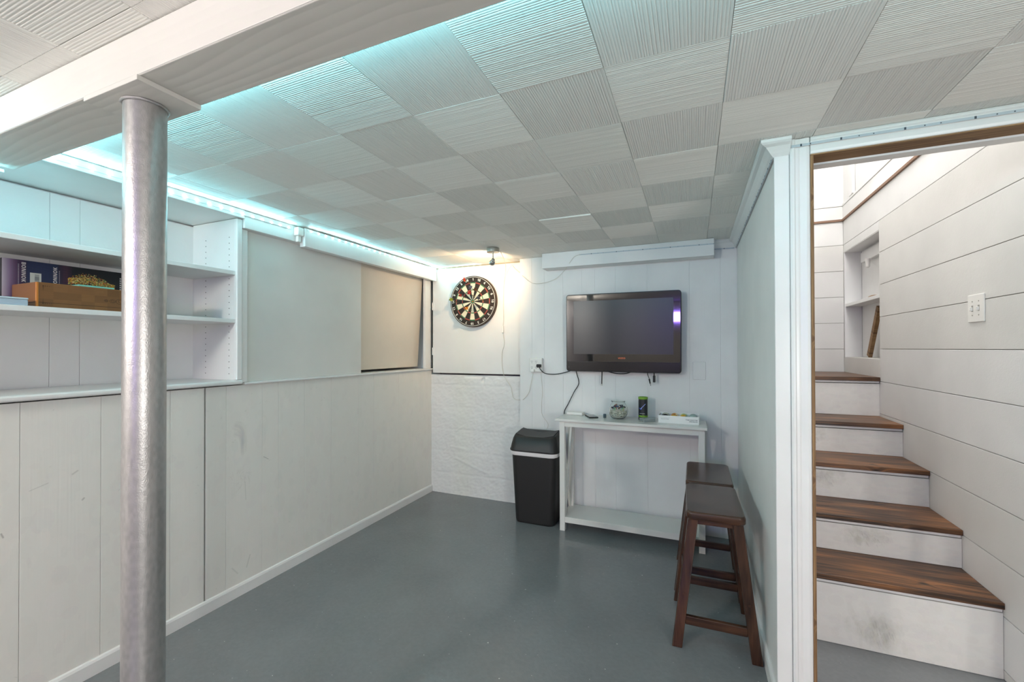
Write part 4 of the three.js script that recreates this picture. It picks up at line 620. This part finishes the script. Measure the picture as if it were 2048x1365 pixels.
// ---------------------------------------------------------------- boxes on the shelf
{
  const y = 1.483;
  const g = thing('game_box', 'dark printed music box package standing at the back of the shelf', 'box', [-2.555, y, -0.985], 0.0); g.userData.label = 'dark glossy printed cardboard box standing at the back of the shelf';
  const W = 0.40, Hh = 0.202; const tex = canvasTex(1024, 472, (c, w, h) => { const gr = c.createLinearGradient(0, 0, w, 0); gr.addColorStop(0, '#c9c4d0'); gr.addColorStop(0.05, '#8d7c9a'); gr.addColorStop(0.12, '#232a48'); gr.addColorStop(0.35, '#1c2644'); gr.addColorStop(0.55, '#15171f'); gr.addColorStop(1, '#111318'); c.fillStyle = gr; c.fillRect(0, 0, w, h);
    const rnd = rng(91); for (let i = 0; i < 46; i++) for (let j = 0; j < 40; j++) { const X = 60 + i * 10.4, Y = 10 + j * 11.5, pink = Math.exp(-Math.pow((X - 110) / 60, 2)) + Math.exp(-(Math.pow((X - 480) / 60, 2))); c.fillStyle = pink > 0.3 ? `rgba(190,60,110,${0.6 * pink})` : 'rgba(60,80,150,0.55)'; c.beginPath(); c.arc(X, Y, 3, 0, 7); c.fill(); }
    for (let i = 0; i < 1500; i++) { const t = rnd(), X = 500 + 420 * t, Y = 118 - 80 * Math.sin(Math.PI * Math.min(1, t * 1.1)) * rnd() + 70 * rnd() + 25 * t; c.fillStyle = ['#d8b62a', '#b8822a', '#6fa060', '#c05a2a', '#e8dc90'][Math.floor(rnd() * 5)]; c.globalAlpha = 0.8; c.beginPath(); c.arc(X, Y, 1.5 + 4 * rnd(), 0, 7); c.fill(); } c.globalAlpha = 1;
    c.fillStyle = '#d9d6d2'; c.font = 'bold 44px sans-serif'; c.save(); c.translate(138, 16); c.rotate(Math.PI / 2); c.fillText('BONNOK', 0, 0); c.restore(); c.save(); c.translate(410, 222); c.rotate(-Math.PI / 2); c.fillText('BONNOK', 0, 0); c.restore();
    c.fillStyle = '#9a98a4'; for (let i = 0; i < 20; i++) { c.fillRect(112, 40 + i * 11, 9, 7); c.fillRect(424, 60 + i * 10, 8, 6); } c.fillStyle = '#d0cfcf'; for (let i = 0; i < 9; i++) c.fillRect(968, 60 + i * 24, 14, 14);
    c.fillStyle = '#cfd6cf'; c.fillRect(200, 110, 86, 150); c.fillStyle = '#5c6468'; for (let i = 0; i < 14; i++) c.fillRect(236, 124 + i * 7, 34, rnd() < 0.5 ? 3 : 5); });
  mesh('carton', B(-0.05, 0.05, 0, Hh, -0.2, 0.2, 0.001), std({ color: 0x1a1c26, roughness: 0.35 }), g);
  mesh('carton_print', (() => { const p = new THREE.PlaneGeometry(W, Hh); p.rotateY(Math.PI / 2); p.translate(0.0505, Hh / 2, 0); return p; })(), phys({ map: tex, roughness: 0.3 }), g);
  const w = thing('inlaid_wooden_box', 'brown inlaid wooden chess box lying on the shelf', 'box', [-2.346, y, -1.0], 0); w.name = 'chess_box';
  const ct = canvasTex(1024, 256, (c, W2, H2) => { const rnd = rng(95); for (let i = 0; i < 9; i++) for (let j = 0; j < 3; j++) { const k = 0.93 + 0.14 * rnd(); c.fillStyle = `rgb(${Math.floor(118 * k)},${Math.floor(80 * k)},${Math.floor(46 * k)})`; c.fillRect(i * 114, j * 86, 115, 87); }
    for (let i = 0; i < 500; i++) { c.strokeStyle = 'rgba(50,28,12,0.12)'; c.lineWidth = 1; const Y = rnd() * H2, X = rnd() * W2; c.beginPath(); c.moveTo(X, Y); c.lineTo(X + 60 + 90 * rnd(), Y + 3 * (rnd() - 0.5)); c.stroke(); }
    c.strokeStyle = 'rgba(52,30,20,0.85)'; c.lineWidth = 4; for (const [x, r] of [[700, 34], [620, 20], [780, 20], [560, 12], [840, 12]]) { c.beginPath(); c.ellipse(x, 140, r * 1.4, r, 0, 0, 7); c.stroke(); c.beginPath(); c.ellipse(x, 140, r * 0.8, r * 0.55, 0.5, 0, 7); c.stroke(); }
    c.fillStyle = 'rgba(48,28,16,0.8)'; for (const [cx, cy, dx, dy] of [[36, 30, 1, 1], [36, 226, 1, -1], [990, 30, -1, 1], [990, 226, -1, -1]]) for (let i = 0; i < 5; i++) { c.beginPath(); c.arc(cx + dx * i * 16, cy, 6 - i, 0, 7); c.fill(); c.beginPath(); c.arc(cx, cy + dy * i * 14, 6 - i, 0, 7); c.fill(); } });
  const wl = std({ color: 0x8a5a30, roughness: 0.35 });
  mesh('box_body', B(-0.14, 0.055, 0.0005, 0.096, -0.194, 0.194, 0.003, 2), wl, w);
  mesh('inlay_front', (() => { const p = new THREE.PlaneGeometry(0.376, 0.088); p.rotateY(Math.PI / 2); p.translate(0.0555, 0.049, 0); return p; })(), phys({ map: ct, roughness: 0.32 }), w);
  mesh('edge_strip', B(0.05, 0.0565, 0.001, 0.0955, 0.187, 0.195, 0.002), std({ color: 0xc47a33, roughness: 0.35 }), w);
  mesh('lid_line', B(-0.1405, 0.0558, 0.018, 0.0195, -0.1945, 0.1945), std({ color: 0x2c1a0e, roughness: 0.7 }), w);
  const ts = thing('teal_plastic_strip', 'thin teal plastic strip lying on the wooden chess box', 'strip', [-2.33, y + 0.0965, -0.985]); mesh('strip', B(-0.03, 0.03, 0, 0.007, -0.065, 0.055, 0.002, 2), std({ color: 0x7fc9b8, roughness: 0.35 }), ts);
  const c = thing('clear_plastic_case', 'flat pale blue plastic case at the edge of the shelf', 'case', [-2.30, y, -0.69], 0); mesh('case', B(-0.04, 0.04, 0.0005, 0.022, -0.085, 0.06, 0.003, 2), phys({ color: 0xa9bccb, roughness: 0.25 }), c); mesh('case_lid', B(-0.041, 0.041, 0.0225, 0.029, -0.086, 0.061, 0.003, 2), phys({ color: 0xc4d6de, roughness: 0.2 }), c);
}

// ---------------------------------------------------------------- lamps behind the camera and in the stairwell
function panelLamp(label, x, y, z, w, d, col, em) {
  const s = thing('ceiling_light_panel', label, 'lamp', [x, y, z]);
  mesh('frame', merge([B(-w / 2 - 0.03, w / 2 + 0.03, -0.04, 0, d / 2, d / 2 + 0.03), B(-w / 2 - 0.03, w / 2 + 0.03, -0.04, 0, -d / 2 - 0.03, -d / 2), B(-w / 2 - 0.03, -w / 2, -0.04, 0, -d / 2, d / 2), B(w / 2, w / 2 + 0.03, -0.04, 0, -d / 2, d / 2)]), M.plastic, s);
  mesh('diffuser', B(-w / 2, w / 2, -0.036, -0.006, -d / 2, d / 2), std({ color: 0xffffff, emissive: col, emissiveIntensity: em }), s);
}
{ const [x, y, z, c] = GLOBES[0]; const o = thing('globe_lamp', 'white glass globe lamp hung close under the ceiling', 'lamp', [x, 0, z]);
  mesh('globe', new THREE.SphereGeometry(0.09, 32, 20).translate(0, y, 0), std({ color: 0xffffff, emissive: c, emissiveIntensity: 6 }), o);
  mesh('cord', cyl(0.004, 0.004, CEIL - y - 0.09, 10).translate(0, (CEIL + y + 0.09) / 2, 0), M.black, o); mesh('ceiling_rose', cyl(0.05, 0.05, 0.018, 28).translate(0, CEIL - 0.0105, 0), M.chrome, o); }
const floorLampLabels = ['globe floor lamp standing nearest the doorway wall', 'globe floor lamp standing in the far room corner'];
GLOBES.slice(1).forEach(([x, y, z, c], i) => { const o = thing('floor_lamp', floorLampLabels[i], 'lamp', [x, 0, z]);
  mesh('globe', new THREE.SphereGeometry(0.09, 32, 20).translate(0, y, 0), std({ color: 0xffffff, emissive: c, emissiveIntensity: 6 }), o);
  mesh('pole', cyl(0.011, 0.011, y - 0.105, 16).translate(0, (y - 0.085) / 2, 0), M.black, o); mesh('base', cyl(0.12, 0.13, 0.025, 36).translate(0, 0.0125, 0), M.black, o); });
panelLamp('white flat ceiling light panel high over the stairs', 0.76, 3.799, -2.85, 0.6, 1.3, STAIRC, 3);
{
  const col = new THREE.Color().setRGB(0.28, 0.16, 1.0); const s = thing('neon_lamp', 'violet neon tube lamp glowing on the wall behind the viewer', 'lamp', [-0.34, 1.74, 3.585]);
  mesh('mount', (() => { const g = cyl(0.11, 0.11, 0.015, 8); g.rotateX(Math.PI / 2); g.translate(0, 0, 0.005); return g; })(), M.black, s);
  mesh('neon_tube', merge([new THREE.TorusGeometry(0.085, 0.007, 10, 48), new THREE.TorusGeometry(0.045, 0.007, 10, 40)].map(g => g.translate(0, 0, -0.012))), std({ color: 0xffffff, emissive: new THREE.Color().setRGB(0.5, 0.35, 1.0), emissiveIntensity: 6 }), s);
  area(0.2, 0.2, [-0.34, 1.74, 3.555], [-0.34, 1.6, 0], col, LIGHTS.neon * 6);
}
scene.traverse(o => { if (o.isMesh) { o.castShadow = true; o.receiveShadow = true; } });
renderer.render(scene, camera);
